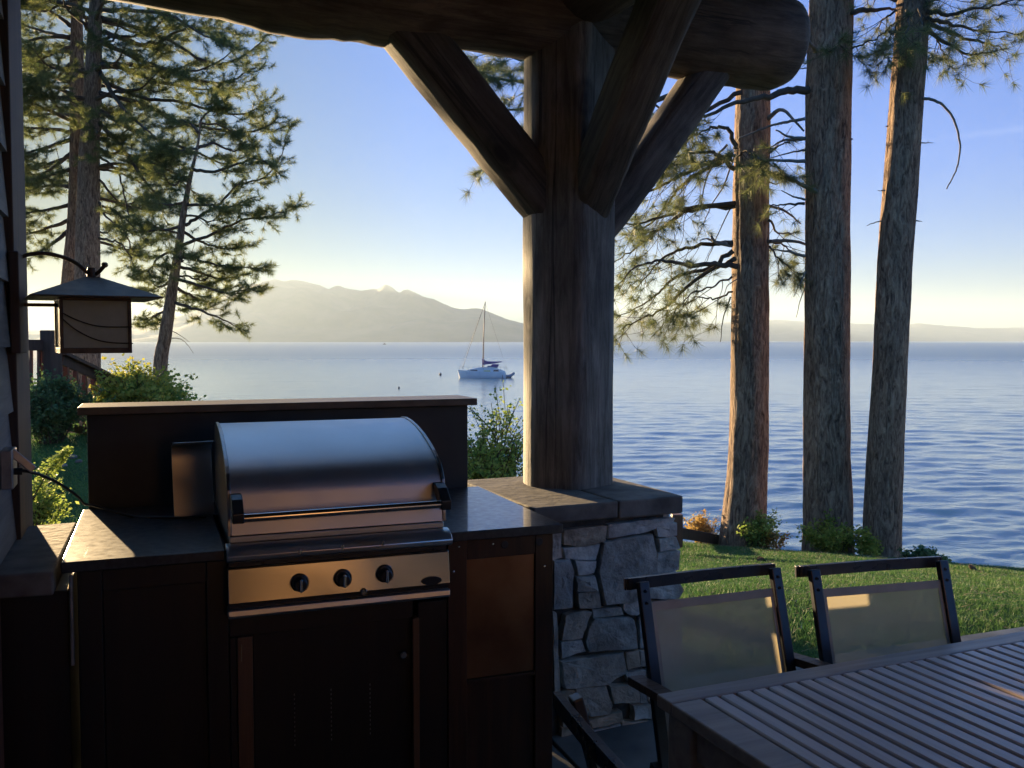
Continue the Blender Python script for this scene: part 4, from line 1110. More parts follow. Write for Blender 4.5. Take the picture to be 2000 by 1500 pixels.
LB = [([(203, 160), (245, 178), (290, 194), (350, 198), (445, 222), (490, 218), (520, 194)], -.5, dn), ([(196, 270), (245, 301), (297, 325), (350, 353), (395, 388)], 1.0, dn),
      ([(190, 180), (280, 205), (332, 231), (378, 245), (470, 258), (520, 248), (541, 230)], -1.5, dn), ([(200, 38), (260, 52), (330, 78), (420, 125), (490, 100), (526, 64)], .6, dn),
      ([(200, 85), (300, 128), (380, 155), (440, 160), (500, 132)], -2, dn), ([(198, 5), (300, -12), (400, 20), (437, 5)], 1.2, dn), ([(200, 60), (290, 90), (350, 60), (420, 55), (470, 70)], 2.2, dn),
      ([(198, 120), (260, 140), (310, 160), (400, 175), (450, 170)], 2.5, dn), ([(196, 215), (260, 255), (320, 275), (390, 300), (440, 320), (490, 300)], .8, dn),
      ([(194, 240), (240, 290), (280, 350), (330, 400)], -1.2, dn), ([(195, 140), (230, 200), (270, 240), (330, 290)], -3, dn), ([(199, 20), (250, 20), (330, 30), (400, 70), (455, 90)], -2.6, dn),
      ([(193, 305), (230, 335), (245, 390), (255, 440)], -.6, bare), ([(193, 350), (235, 395), (300, 412)], .4, bare), ([(193, 395), (215, 430), (290, 470)], -1, bare),
      ([(192, 400), (230, 415), (250, 470), (265, 500)], 1, bare), ([(192, 465), (215, 470), (240, 480), (262, 520)], -1, dict(dn, sub=7, r=.03)), ([(193, 330), (240, 340), (290, 370), (330, 440)], 2, dict(bare, sub=8))]
LA = [([(137, 50), (100, 22), (60, 5)], 1, dn), ([(136, 98), (90, 102), (30, 96)], -1, dn), ([(135, 142), (110, 130), (60, 118)], 1.6, dn), ([(137, 190), (90, 192), (20, 205)], -1, dn),
      ([(140, 258), (90, 252), (20, 248)], .4, dn), ([(140, 272), (90, 288), (30, 305)], -1.8, dn), ([(143, 303), (110, 315), (50, 335)], 2, dn), ([(140, 400), (95, 410), (30, 420)], -.4, dict(dn, sub=10)),
      ([(136, 430), (90, 447), (35, 462)], 1, dict(dn, sub=9)), ([(134, 450), (90, 485), (55, 495)], -1, dict(dn, sub=7)), ([(140, 330), (90, 345), (20, 360)], -1.8, dn), ([(138, 365), (100, 362), (50, 372)], 2, dn),
      ([(137, 15), (80, 0), (20, -10)], -1.5, dn), ([(137, 75), (80, 60), (30, 40)], 2, dn), ([(139, 225), (100, 222), (45, 225)], 2.4, dn), ([(138, 160), (90, 150), (30, 160)], -2.5, dn), ([(139, 300), (100, 330), (60, 350)], .8, dict(dn, sub=16))]
GP = 'tall pines at the left shore'
left_tree(D1, [(170, 722), (171, 545), (173, 350), (179, 200), (185, 60), (188, -60)], [.29, .27, .235, .19, .15, .12], 'tall straight pine behind the lantern, its branches sweeping right', 21, LB,
          [((1.52 + 3.8, 12, ), 22, (1.2, 2.8), (-2.4, .9), .05, dict(dn, sub=9)), ((6.5, 16), 26, (1.5, 3.5), (0, 6.28), .05, dict(dn, sub=6, twigs=3))], GP)
left_tree(D1 + 1.1, [(127, 720), (137, 560), (147, 430), (151, 300), (150, 150), (150, -60)], [.24, .21, .18, .17, .16, .12], 'second tall pine close behind the first, reaching toward the house wall', 22, LA,
          [((8.0, 14), 18, (1.2, 3.0), (1.6, 4.6), .05, dict(dn, sub=9)), ((3.6, 8), 12, (1.2, 2.6), (-.6, 1.6), .05, dict(dn, sub=9)), ((6.5, 16), 20, (1.5, 3.5), (0, 6.28), .05, dict(dn, sub=6, twigs=3))], GP)
# --- the leaning young pine
D2 = 18.0
dy_ = dict(sub=12, subL=.55, twigs=5, twL=.24, nl=.125, leafL=.15, r=.035, leafy=.24, dens=.78)
LS = [([(358, 478), (420, 455), (480, 430), (540, 422), (599, 401)], -.8, dict(dy_, sub=18)), ([(362, 440), (395, 420), (434, 396), (469, 362), (520, 348), (555, 310), (571, 260)], .8, dict(dy_, sub=18)),
      ([(376, 330), (420, 335), (470, 320), (510, 310), (545, 330)], -.9, dy_), ([(384, 290), (420, 280), (460, 295), (500, 285)], 1.2, dy_), ([(352, 500), (400, 512), (450, 520), (520, 524)], .7, dict(dy_, sub=15)),
      ([(340, 590), (385, 604), (430, 620), (482, 644)], -.8, dict(dy_, sub=10, leafy=.3)), ([(345, 545), (400, 560), (450, 572), (515, 560)], -.3, dict(dy_, sub=15)), ([(348, 520), (400, 535), (440, 545), (490, 535)], 1.5, dy_),
      ([(355, 440), (320, 450), (282, 438)], .6, dy_), ([(350, 490), (312, 500), (285, 532)], -.8, dy_), ([(337, 600), (302, 615), (280, 632)], .3, dict(dy_, sub=8)), ([(372, 350), (330, 335), (300, 310)], -.5, dy_),
      ([(345, 540), (310, 560), (290, 545)], 1, dy_), ([(366, 395), (330, 400), (296, 395)], .8, dy_), ([(366, 400), (410, 400), (450, 405), (505, 385)], -1.2, dy_), ([(355, 450), (390, 470), (440, 485), (500, 480)], 1.4, dict(dy_, sub=15)),
      ([(388, 260), (370, 240), (350, 235)], .5, dy_), ([(392, 235), (410, 215), (425, 205)], -.3, dict(dy_, r=.018)), ([(342, 560), (380, 580), (410, 590)], 1.6, dy_), ([(390, 240), (430, 245), (465, 262)], .9, dict(dy_, r=.02))]
ps = [(312, 742), (322, 662), (337, 562), (349, 485), (358, 420), (372, 345), (386, 285), (393, 228)]
pts = [P(u, v, D2) for u, v in ps]; b = Vector((pts[0].x - .2, pts[0].y, gz(pts[0].x, pts[0].y) - .2)); pts = [b] + pts
t = thing('pine_tree', 'small leaning pine with upturned branch tips in front of the mountain', 'tree', tuple(b + Vector((0, 0, .2))))
pine = Pine(31)
for l, dy, kw in LS: pine.limb(tr([l[0]] + [(q[0] + (l[0][0] - q[0]) * .05, q[1]) for q in l[1:]], D2, D2 + dy), kw['r'], .007, **{k: v for k, v in kw.items() if k != 'r'})
more_limbs(pine, axis_fn(pts), (1.9, 5.2), 7, (.7, 1.5), (-2.6, 2.6), .025, **{k: v for k, v in dict(dy_, sub=8).items() if k != 'r'})
pine.limb(tr([(333, 660), (352, 662), (365, 672), (378, 690)], D2, D2 - .2), .010, .003, dead=True); pine.limb(tr([(334, 645), (352, 655), (370, 668)], D2, D2 + .2), .008, .003, dead=True)
finish_pine(t, pine, trunk_mesh(pts, [.15, .135, .125, .10, .078, .06, .04, .025, .014], 31, .03, 24, 60), 12, .0075)

# --- three big trunks on the right
def right_tree(D, px, rs, label, seed, limbs, dead, extra=()):
    pts = [P(u, v, D) for u, v in px]; g = gz(pts[0].x, pts[0].y); b = Vector((pts[0].x, pts[0].y, g - .25)); pts = [b] + pts
    d = (pts[-1] - pts[-3]).normalized(); pts += [pts[-1] + d * 4, pts[-1] + d * 12]
    t = thing('pine_tree', label, 'tree', (b.x, b.y, g), 'big pine trunks at the lawn edge')
    pine = Pine(seed); ax = axis_fn(pts)
    for l, dy, kw in limbs: pine.limb(tr(l, D - .2, D + dy), kw.get('r', .035), kw.get('r1', .006), **{k: v for k, v in kw.items() if k not in ('r', 'r1')})
    for l, dy, r in dead: pine.limb(tr(l, D - .15, D + dy), r, r * .35, dead=True)
    for e in extra: more_limbs(pine, ax, *e[:-1], **e[-1])
    finish_pine(t, pine, trunk_mesh(pts, [rs[0]] + rs + [rs[-1] * .9, rs[-1] * .6], seed, .05, 72, 240), 22, .0042, 'needle_near')
near = dict(dens=.85, sub=9, subL=.75, twigs=2.4, twL=.36, up=.5, droop=.5, nl=.185, leafL=.05, leafy=.12)
sparse = dict(near, sub=5, subL=.45, twigs=1, leafL=.02)
RA = [([(1436, 290), (1425, 256), (1400, 248), (1370, 256), (1335, 280)], -.5, dict(near, leafL=.16, leafy=.5, sub=9)),
      ([(1430, 302), (1380, 320), (1330, 343), (1297, 360), (1247, 383), (1195, 415)], -.9, dict(near, leafL=.09, sub=14)),
      ([(1430, 312), (1383, 328), (1330, 363), (1307, 393), (1280, 427), (1230, 467)], .2, dict(near, sub=15, leafL=.09)),
      ([(1436, 397), (1347, 405), (1313, 418), (1247, 436), (1190, 437)], -.6, dict(near, sub=13)),
      ([(1436, 402), (1353, 408), (1313, 430), (1273, 460), (1230, 493), (1195, 515)], .6, dict(near, sub=13)),
      ([(1432, 474), (1390, 476), (1347, 483), (1307, 497), (1280, 520), (1240, 565)], .4, dict(near, sub=12)),
      ([(1440, 521), (1397, 515), (1347, 518), (1313, 512), (1280, 508), (1240, 523), (1200, 562)], -.8, dict(near, sub=13, r=.04)),
      ([(1436, 505), (1400, 523), (1330, 537), (1297, 560), (1263, 590), (1205, 619)], .9, dict(near, sub=13)),
      ([(1432, 490), (1385, 530), (1340, 560), (1300, 600), (1255, 622), (1218, 640)], .2, dict(near, sub=12, leafL=.09)),
      ([(1430, 570), (1400, 583), (1365, 580), (1335, 595)], .5, dict(near, sub=8, r=.015, leafL=.1)), ([(1430, 540), (1390, 560), (1350, 575), (1320, 603)], -.5, dict(near, sub=8, r=.015, leafL=.1)),
      ([(1505, 470), (1530, 478), (1555, 500)], .6, dict(near, sub=7, r=.018, leafL=.14)), ([(1502, 430), (1525, 455), (1560, 452)], .9, dict(near, sub=6, r=.018, leafL=.14)), ([(1502, 480), (1520, 505), (1540, 520)], -.3, dict(near, sub=6, r=.015, leafL=.14)),
      ([(1502, 300), (1525, 282), (1550, 275)], -.4, dict(near, sub=4, r=.015, leafL=.1)),
      ([(1455, 60), (1330, 120), (1180, 140), (1060, 160), (960, 150), (900, 112)], -1.2, dict(near, leafL=.15, sub=24, leafy=.3, r=.05)), ([(1455, 120), (1300, 190), (1150, 240), (1030, 262), (945, 325)], -.6, dict(near, leafL=.14, sub=17, leafy=.3, r=.045)),
      ([(1455, 20), (1330, 70), (1180, 90), (1060, 120), (950, 105)], .8, dict(near, leafL=.2, sub=28, leafy=.35, r=.05)), ([(1455, 90), (1250, 150), (1100, 200), (990, 215), (920, 205)], .4, dict(near, leafL=.12, sub=22, leafy=.35, r=.04)),
      ([(1450, 180), (1380, 215), (1320, 235), (1270, 200), (1240, 230)], .3, dict(near, leafL=.12, sub=14, leafy=.3)), ([(1440, 150), (1350, 190), (1280, 230), (1230, 290)], -.4, dict(near, leafL=.12, sub=14, leafy=.25)),
      ([(1434, 330), (1400, 300), (1350, 300), (1290, 320)], -.9, dict(near, leafL=.18, sub=14, leafy=.3)), ([(1436, 310), (1460, 295), (1490, 315)], -.9, dict(near, leafL=.2, sub=10, leafy=.2, r=.015))]
DA = [([(1430, 478), (1400, 474), (1388, 460)], -.3, .04), ([(1395, 472), (1380, 466), (1366, 469)], -.3, .015), ([(1420, 283), (1397, 310), (1377, 360), (1372, 387)], -.5, .018),
      ([(1427, 580), (1413, 620), (1407, 668)], -.2, .012), ([(1436, 300), (1415, 360), (1390, 400), (1360, 470)], .3, .014), ([(1500, 232), (1528, 215), (1570, 256)], -.6, .035),
      ([(1500, 352), (1512, 359), (1530, 354)], -.3, .014), ([(1500, 402), (1530, 410), (1550, 425), (1564, 437)], -.3, .022), ([(1500, 472), (1540, 470), (1575, 478), (1600, 500)], -.6, .03), ([(1502, 300), (1530, 270), (1548, 245)], .2, .008),
      ([(1430, 400), (1410, 440), (1385, 500), (1375, 520)], .2, .010), ([(1440, 545), (1420, 560), (1412, 600)], -.3, .008)]
right_tree(12.9, [(1452, 1040), (1461, 900), (1464, 750), (1466, 480), (1470, 190), (1474, -40)], [.31, .268, .255, .248, .232, .215], 'left trunk of the three big pines, with drooping branches toward the porch', 41, RA, DA, [((6.8, 17), 26, (1.2, 3.2), (0, 6.28), .04, dict(near, sub=7, leafL=.2, twigs=2))])
RB = [([(1578, 175), (1540, 178), (1500, 188), (1463, 196), (1397, 217), (1350, 245), (1290, 300)], -.9, dict(near, sub=9, r=.055, leafy=.62, leafL=.14)), ([(1662, 22), (1700, 20), (1735, 17), (1780, 14)], -.2, dict(near, sub=4, r=.04, leafy=.6, leafL=.12)),
      ([(1662, 96), (1690, 84), (1715, 72), (1745, 47)], -.4, dict(near, sub=5, r=.014, leafL=.14, leafy=.0, subL=.35)), ([(1572, 398), (1540, 400), (1503, 402)], -.1, dict(sparse, r=.02)), ([(1650, 100), (1640, 85), (1650, 70)], -.7, dict(near, sub=4, r=.012, leafL=.14, subL=.25))]
DB = [([(1572, 315), (1540, 314), (1490, 312), (1480, 309)], -.4, .026), ([(1572, 232), (1530, 240), (1505, 246), (1450, 268), (1440, 275)], .4, .022), ([(1572, 271), (1545, 268), (1515, 254)], -.3, .026), ([(1572, 271), (1530, 275), (1505, 288)], .3, .022),
      ([(1572, 293), (1545, 298), (1505, 308)], .2, .016), ([(1600, 376), (1575, 366), (1540, 345), (1510, 318)], -.5, .036), ([(1574, 390), (1550, 384), (1526, 372)], -.2, .016), ([(1575, 40), (1555, 36), (1545, 38)], -.2, .016),
      ([(1596, 100), (1585, 88), (1572, 65)], -.6, .035), ([(1574, 124), (1563, 121)], 0, .012), ([(1574, 133), (1560, 135)], 0, .010), ([(1660, 272), (1666, 272)], 0, .014), ([(1661, 120), (1669, 119)], 0, .010),
      ([(1574, 530), (1560, 560), (1550, 580)], -.2, .010), ([(1573, 560), (1562, 590), (1555, 620)], .1, .008), ([(1572, 500), (1540, 492), (1505, 486)], .3, .022)]
right_tree(12.35, [(1617, 1072), (1615, 900), (1615, 750), (1616, 480), (1618, 190), (1624, -40)], [.325, .30, .29, .285, .285, .27], 'middle and thickest trunk of the three big pines', 42, RB, DB, [((6.8, 18), 26, (1.2, 3.2), (0, 6.28), .04, dict(near, sub=7, leafL=.2, twigs=2))])
tc_ = dict(near, leafL=.07, subL=.5, droop=.3, leafy=.05, r=.03)
RC = [([(1810, 22), (1850, 27), (1900, 18), (1940, 12), (2010, -8)], -.5, dict(tc_, sub=10)), ([(1812, 35), (1860, 48), (1915, 60), (1995, 66)], .4, dict(tc_, sub=11)), ([(1812, 60), (1850, 85), (1895, 105), (1925, 103)], -.4, dict(tc_, sub=8)),
      ([(1812, 52), (1832, 80), (1848, 118)], .4, dict(tc_, sub=5, r=.015)), ([(1750, 20), (1725, 40), (1712, 60)], .3, dict(tc_, sub=8, r=.015)), ([(1752, 45), (1735, 80), (1728, 108), (1745, 125)], -.3, dict(tc_, sub=7, r=.012, subL=.3)),
      ([(1770, 20), (1775, 45), (1765, 75)], -1.0, dict(tc_, sub=6, r=.015, subL=.4)), ([(1795, 15), (1800, 45), (1795, 90)], -1.0, dict(tc_, sub=6, r=.015, subL=.4)), ([(1810, 5), (1880, -20), (1960, -40)], 1, dict(tc_, sub=18)), ([(1750, 0), (1700, -20), (1650, -30)], .8, dict(tc_, sub=12)),
      ([(1812, 45), (1870, 70), (1930, 85), (1965, 95)], 1.0, dict(tc_, sub=8))]
DC = [([(1800, 192), (1818, 194), (1840, 204), (1860, 228), (1872, 262), (1875, 298), (1866, 335), (1849, 369)], -.3, .021), ([(1798, 279), (1823, 279)], -.1, .009), ([(1722, 432), (1710, 434), (1693, 441)], -.2, .010), ([(1790, 431), (1801, 433)], 0, .009), ([(1728, 372), (1716, 373)], 0, .009), ([(1734, 246), (1729, 248)], 0, .01)]
right_tree(12.0, [(1722, 1082), (1728, 900), (1736, 750), (1750, 480), (1771, 190), (1787, -40)], [.245, .222, .214, .21, .203, .195], 'right trunk of the three big pines, leaning, with a curved dead twig', 43, RC, DC, [((6.6, 18), 26, (1.2, 3.2), (0, 6.28), .04, dict(near, sub=7, leafL=.2, twigs=2))])

# ------------------------------------------------------------------ shrubs and plants
def leaves(name, pos, nrm, size, m, parent, rng, elong=1.5):
    """many small folded leaves (two triangles each)"""
    pos = np.asarray(pos, float); nrm = np.asarray(nrm, float); N = len(pos)
    nrm = nrm / (np.linalg.norm(nrm, axis=1)[:, None] + 1e-9)
    a = rng.normal(size=(N, 3)); a[:, 2] *= .5; a -= nrm * (a * nrm).sum(1)[:, None]; a /= np.linalg.norm(a, axis=1)[:, None] + 1e-9
    b = np.cross(nrm, a); sz = (size * rng.uniform(.6, 1.25, N))[:, None]
    V = np.empty((N, 4, 3)); V[:, 0] = pos; V[:, 1] = pos + a * sz * elong * .5 + b * sz * .5 + nrm * sz * .12; V[:, 2] = pos + a * sz * elong; V[:, 3] = pos + a * sz * elong * .5 - b * sz * .5 + nrm * sz * .12
    return npmesh(name, V.reshape(-1, 3), N, m, parent, 4)
def shrub(name, label, cat, base, spread, height, nstem, per, leaf, m, seed, lean=(0, 0), group=None, stemr=.006, elong=1.5, kids=3, fill=.25, up=.8, mat_stem=None):
    rng = np.random.RandomState(seed); rnd = random.Random(seed); base = Vector(base)
    t = thing(name, label, cat, tuple(base), group); st = MB(); pos = []; nr = []
    for i in range(nstem):
        az = rnd.uniform(0, 6.28); R = spread * math.sqrt(rnd.random()); H = height * rnd.uniform(.55, 1.0) * (1 - .35 * (R / spread) ** 2)
        tip = base + Vector((math.cos(az) * R + lean[0] * H, math.sin(az) * R * .9 + lean[1] * H, H)); r0 = base + Vector((math.cos(az) * R * .25, math.sin(az) * R * .25, -.05))
        mid = r0.lerp(tip, .5) + Vector((rnd.gauss(0, .08), rnd.gauss(0, .08), rnd.uniform(.0, .12))) * spread + Vector((-(tip - r0).x * .12, -(tip - r0).y * .12, 0))
        pth = spline([r0, mid, tip], 5); st.tube(pth, [stemr * (1 - .07 * j) for j in range(len(pth))], 5, cap=False)
        tw = [(pth, fill)]
        for k in range(kids):
            f = rnd.uniform(.35, .9); j = int(f * (len(pth) - 1)); d = (pth[j + 1] - pth[j]).normalized() + Vector((rnd.gauss(0, .6), rnd.gauss(0, .6), rnd.uniform(-.1, .6) * up))
            L = height * rnd.uniform(.12, .3); q = spline([pth[j], pth[j] + d * L * .5, pth[j] + d * L + Vector((0, 0, -.1 * L))], 3); st.tube(q, [stemr * .5] * len(q), 4, cap=False); tw.append((q, 0))
        for q, f0 in tw:
            n = len(q)
            for c in range(int(per * (1 if f0 else .6))):
                f = f0 + (1 - f0) * rnd.random() ** .8; x = min(n - 2, int(f * (n - 1))); p = q[x].lerp(q[x + 1], f * (n - 1) - x)
                o = Vector((rnd.gauss(0, 1), rnd.gauss(0, 1), rnd.gauss(0, 1))) * leaf * .9; pos.append(tuple(p + o)); nr.append((rnd.gauss(0, .6), rnd.gauss(0, .6), rnd.uniform(.2, 1)))
    obj('stems', st, mat_stem or M['twig'], t, smooth='all'); leaves('foliage', pos, nr, leaf, m, t, rng, elong)
    return t
def on(u, v, y, dz=0):
    p = P(u, v, y); p.z = gz(p.x, p.y) + dz; return p
# left bank
D = 11.2; b = on(98, 850, D)
shrub('round_shrub', 'dense dark green rounded shrub left of the fence behind the lantern', 'shrub', b, .42, P(98, 728, D).z - b.z, 80, 60, .030, M['leaf_dark'], 51, kids=5, fill=.1)
D = 12.9; b = P(272, 862, D)
shrub('maple_shrub', 'yellow-green shrub with turning leaves in front of the stair railing', 'shrub', b, .62, P(265, 700, D).z - b.z, 60, 46, .052, M['leaf_yellow'], 52, kids=5, fill=.2, elong=1.2)
D = 13.4; b = P(322, 870, D)
shrub('maple_shrub', 'greener shrub at the foot of the small leaning pine', 'shrub', b, .42, P(322, 722, D).z - b.z, 40, 42, .050, M['leaf_lime'], 53, kids=4, fill=.2, elong=1.2)
D = 12.2; b = P(205, 870, D)
shrub('low_shrub', 'low brownish twiggy shrub between the round shrub and the yellow one', 'shrub', b, .35, .62, 34, 22, .035, M['leaf_dark'], 54, kids=4)
D = 6.2; b = P(60, 1030, D); b.z = max(b.z, gz(b.x, b.y))
shrub('wild_rose', 'pale yellow-green plant with one arching stem beside the stone shelf', 'plant', b, .22, P(80, 935, D).z - b.z + .05, 26, 42, .022, M['leaf_lime'], 55, kids=3, fill=.1)
t = thing('arching_plant', 'single arching leafy stem reaching over the shaded lawn by the house corner', 'plant', tuple(P(58, 985, 6.0)))
pth = spline([P(58, 985, 6.0), P(75, 955, 6.02), P(95, 920, 6.05), P(115, 898, 6.1), P(132, 880, 6.12)], 6); mb = MB(); mb.tube(pth, [.006 - .0001 * i for i in range(len(pth))], 5); obj('stem', mb, M['twig'], t)
rng = np.random.RandomState(6); pos = []; nr = []
for i in range(520):
    f = rng.uniform(0, 1) ** .8; x = min(len(pth) - 2, int(f * (len(pth) - 1))); p = pth[x].lerp(pth[x + 1], rng.uniform()); s_ = .035 * (1.25 - f * .8)
    pos.append((p.x + rng.normal() * s_, p.y + rng.normal() * s_, p.z + rng.normal() * s_)); nr.append((rng.normal() * .6, rng.normal() * .6, 1))
leaves('foliage', pos, nr, .022, M['leaf_lime'], t, rng)
# sapling between the ledge and the log post
D = 6.6; b = P(965, 1010, D)
shrub('leafy_sapling', 'slender sapling with small round leaves between the grill ledge and the post', 'sapling', b, .24, P(980, 748, D).z - b.z, 17, 42, .024, M['leaf_lime'], 56, kids=6, fill=.12, elong=1.15, up=1.4)
D = 6.3; b = P(950, 1010, D)
shrub('low_shrub', 'light green leafy shrub at the foot of the sapling', 'shrub', b, .22, P(950, 865, D).z - b.z, 26, 50, .020, M['leaf_lime'], 57, kids=4)
# foot of the big pines
GB = 'small bushes around the big pine trunks'
D = 12.6
for (u, vb, vt, sp_, Dd, m, lb, sd, ns, lf) in [
    (1372, 1052, 1000, .26, 13.2, 'leaf_orange', 'rusty orange bush just right of the stone pier', 61, 13, .034), (1478, 1068, 1000, .30, 12.5, 'leaf_lime', 'bright green bush in front of the left pine trunk', 62, 22, .032),
    (1508, 1058, 1020, .22, 12.45, 'leaf_orange', 'sparse orange-pink bush right of the left pine trunk', 63, 9, .026), (1625, 1090, 1008, .42, 11.8, 'leaf_yellow', 'bright yellow-green bush in front of the middle pine trunk', 64, 24, .034),
    (1700, 1094, 1050, .28, 11.6, 'leaf_yellow', 'low leafy bush between the middle and right pine trunks', 65, 14, .034), (1800, 1130, 1072, .24, 10.9, 'leaf_dark', 'dark twiggy bush behind the right sling chair', 66, 18, .032),
    (1836, 1126, 1096, .14, 10.8, 'leaf_small', 'small dark green plant at the lawn edge beside the chair', 67, 16, .030)]:
    b = P(u, vb, Dd); b.z = gz(b.x, b.y); shrub('lawn_edge_bush', lb, 'bush', b, sp_, P(u, vt, Dd).z - b.z, ns, 32, lf, M[m], sd, group=GB, kids=4, fill=.08, elong=1.3)
D = 13.3; b = P(1388, 1050, D); b.z = gz(b.x, b.y)
shrub('dry_weed', 'thin dry upright weed stalks by the left pine trunk', 'weed', b, .22, P(1388, 985, D).z - b.z, 14, 16, .018, M['leaf_orange'], 68, kids=4, fill=.3, stemr=.004)

# ------------------------------------------------------------------ grass blades on the visible lawn
def grass():
    rng = np.random.RandomState(9)
    def patch(n, x0, x1, y0, y1):
        y = y0 + (y1 - y0) * rng.uniform(size=n) ** 1.25; x = rng.uniform(x0, x1, n); return np.stack([x, y], 1)
    Q = np.concatenate([patch(300000, .9, 9.0, 4.0, 13.9), patch(70000, -7.8, -2.3, 5.0, 13.0)])
    Q = Q[(Q[:, 1] < np.interp(Q[:, 0], EX, EY) + .05)]
    # keep what stands beyond the patio edge
    t = (Q - 0) @ np.array([-math.sin(KY), math.cos(KY)]); Q = Q[(t > 3.63)]
    z = ground_h(Q[:, 0], Q[:, 1]); N = len(Q)
    cl = np.sin(Q[:, 0] * 5.1 + np.sin(Q[:, 1] * 3.3)) * np.sin(Q[:, 1] * 4.7 + Q[:, 0]); h = (.028 + .011 * cl) * rng.uniform(.5, 1.35, N)
    a = rng.uniform(0, 2 * math.pi, N); w = .0028 * (1 + Q[:, 1] * .10); dx, dy = np.cos(a) * w, np.sin(a) * w
    V = np.empty((N, 3, 3)); V[:, 0, 0] = Q[:, 0] - dx; V[:, 0, 1] = Q[:, 1] - dy; V[:, 1, 0] = Q[:, 0] + dx; V[:, 1, 1] = Q[:, 1] + dy
    V[:, 0, 2] = z - .006; V[:, 1, 2] = z - .006; l = rng.normal(size=(N, 2)) * .022; V[:, 2, 0] = Q[:, 0] + l[:, 0]; V[:, 2, 1] = Q[:, 1] + l[:, 1]; V[:, 2, 2] = z + h
    o = npmesh('grass', V.reshape(-1, 3), N, M['grass'], None, 3); tag(o, 'short mown lawn grass between the patio and the lake edge', 'grass', kind='stuff')
grass()
# edging: timber post and low wall right of the pier, shore rocks
pw = thing('timber_edging', 'brown timber post and low edging board just behind the stone pier', 'edging', tuple(on(1330, 1040, 12.0)))
mb = MB(); a, b = P(1322, 1052, 11.5), P(1322, 1004, 11.5); mb.bar(a - Vector((0, 0, .1)), b, .13, .13, (1, 0, 0)); obj('post', mb, M['redtrim'], pw, bevel=.01)
a, b = P(1325, 1040, 11.9), P(1412, 1056, 13.3); mb = MB(); mb.bar(a, b, .06, .14); obj('board', mb, M['trim'], pw, bevel=.008)

# ------------------------------------------------------------------ railing of the beach stairs
RDm = 12.0
rail = thing('stair_railing', 'brown wooden railing with square posts leading down to the beach behind the lantern', 'railing', tuple(P(105, 850, RDm)))
w_ = .185
pA = P(104, 860, RDm); zA = P(104, 645, RDm).z
mb = MB(); mb.bar((pA.x, pA.y, pA.z - .3), (pA.x, pA.y, zA), w_, w_, (.3, .95, 0)); obj('post', mb, M['trim'], rail, bevel=.012)
mb = MB(); mb.bar(P(20, 674, RDm - .4), P(92, 674, RDm), .06, .14); obj('top_rail', mb, M['trim'], rail, bevel=.006)
mb = MB(); mb.bar(P(20, 770, RDm - .4), P(92, 770, RDm), .04, .08); obj('bottom_rail', mb, M['trim'], rail, bevel=.004)
for u in (44, 61, 76):
    mb = MB(); mb.bar(P(u, 682, RDm - .1), P(u, 768, RDm - .1), .034, .034, (0, 1, 0)); obj('baluster', mb, M['redtrim'], rail)
# descending run, seen nearly end-on
A0, A1 = P(132, 704, 12.1), P(210, 770, 13.4); A2 = P(300, 800, 14.6)
C0, C1 = P(120, 690, 12.1), P(365, 806, 15.2)
mb = MB(); mb.bar(C0, C1, .16, .045); mb.bar(C0 - Vector((0, 0, .09)), C1 - Vector((0, 0, .09)), .045, .12); obj('sloping_rail', mb, M['trim'], rail, bevel=.004)
for i in range(16):
    f = .03 + i / 15 * .9; a = C0.lerp(C1, f) - Vector((0, 0, .15)); mb = MB(); mb.bar(a, a - Vector((0, 0, .80)), .05, .05, (0, 1, 0)); obj('baluster', mb, M['redtrim'], rail)
mb = MB(); mb.bar(C0 - Vector((0, 0, .92)), C1 - Vector((0, 0, .92)), .05, .10); obj('lower_rail', mb, M['trim'], rail, bevel=.004)
for f in (.36,):
    a = C0.lerp(C1, f); mb = MB(); mb.bar(a + Vector((0, 0, .02)), a - Vector((0, 0, 1.6)), .14, .14, (0, 1, 0)); obj('post', mb, M['trim'], rail, bevel=.01)
p = P(122, 700, 12.6); mb = MB(); mb.bar(P(127, 690, 12.6), P(130, 800, 12.6), .05, .06, (0, 1, 0)); obj('baluster', mb, M['redtrim'], rail)
mb = MB(); mb.bar(P(136, 690, 12.7), P(128, 770, 12.7), .035, .04, (0, 1, 0)); obj('brace', mb, M['redtrim'], rail)
# rocks on the bank beside the shrub
rnd = random.Random(77)
for i, (u, v, r, lb) in enumerate([(140, 852, .05, 'pale rock lying left of the ledge at the lawn edge'), (152, 842, .04, 'small pale rock behind the left end of the ledge'), (122, 850, .04, 'flat small rock under the round shrub')]):
    c = on(u, v, 10.4 - i * .2, .01); mb = MB(); bm = bmesh.new(); bmesh.ops.create_icosphere(bm, subdivisions=3, radius=r)
    for v_ in bm.verts: v_.co *= 1 + .35 * mnoise.noise(v_.co * 9 + Vector((i * 7, 0, 0))); v_.co.z *= .6
    mb.add([v_.co + c for v_ in bm.verts], [[q.index for q in f.verts] for f in bm.faces]); bm.free(); tag(obj('rock', mb, M['slab'], smooth='all'), lb, 'rock', 'rocks on the lawn edge')

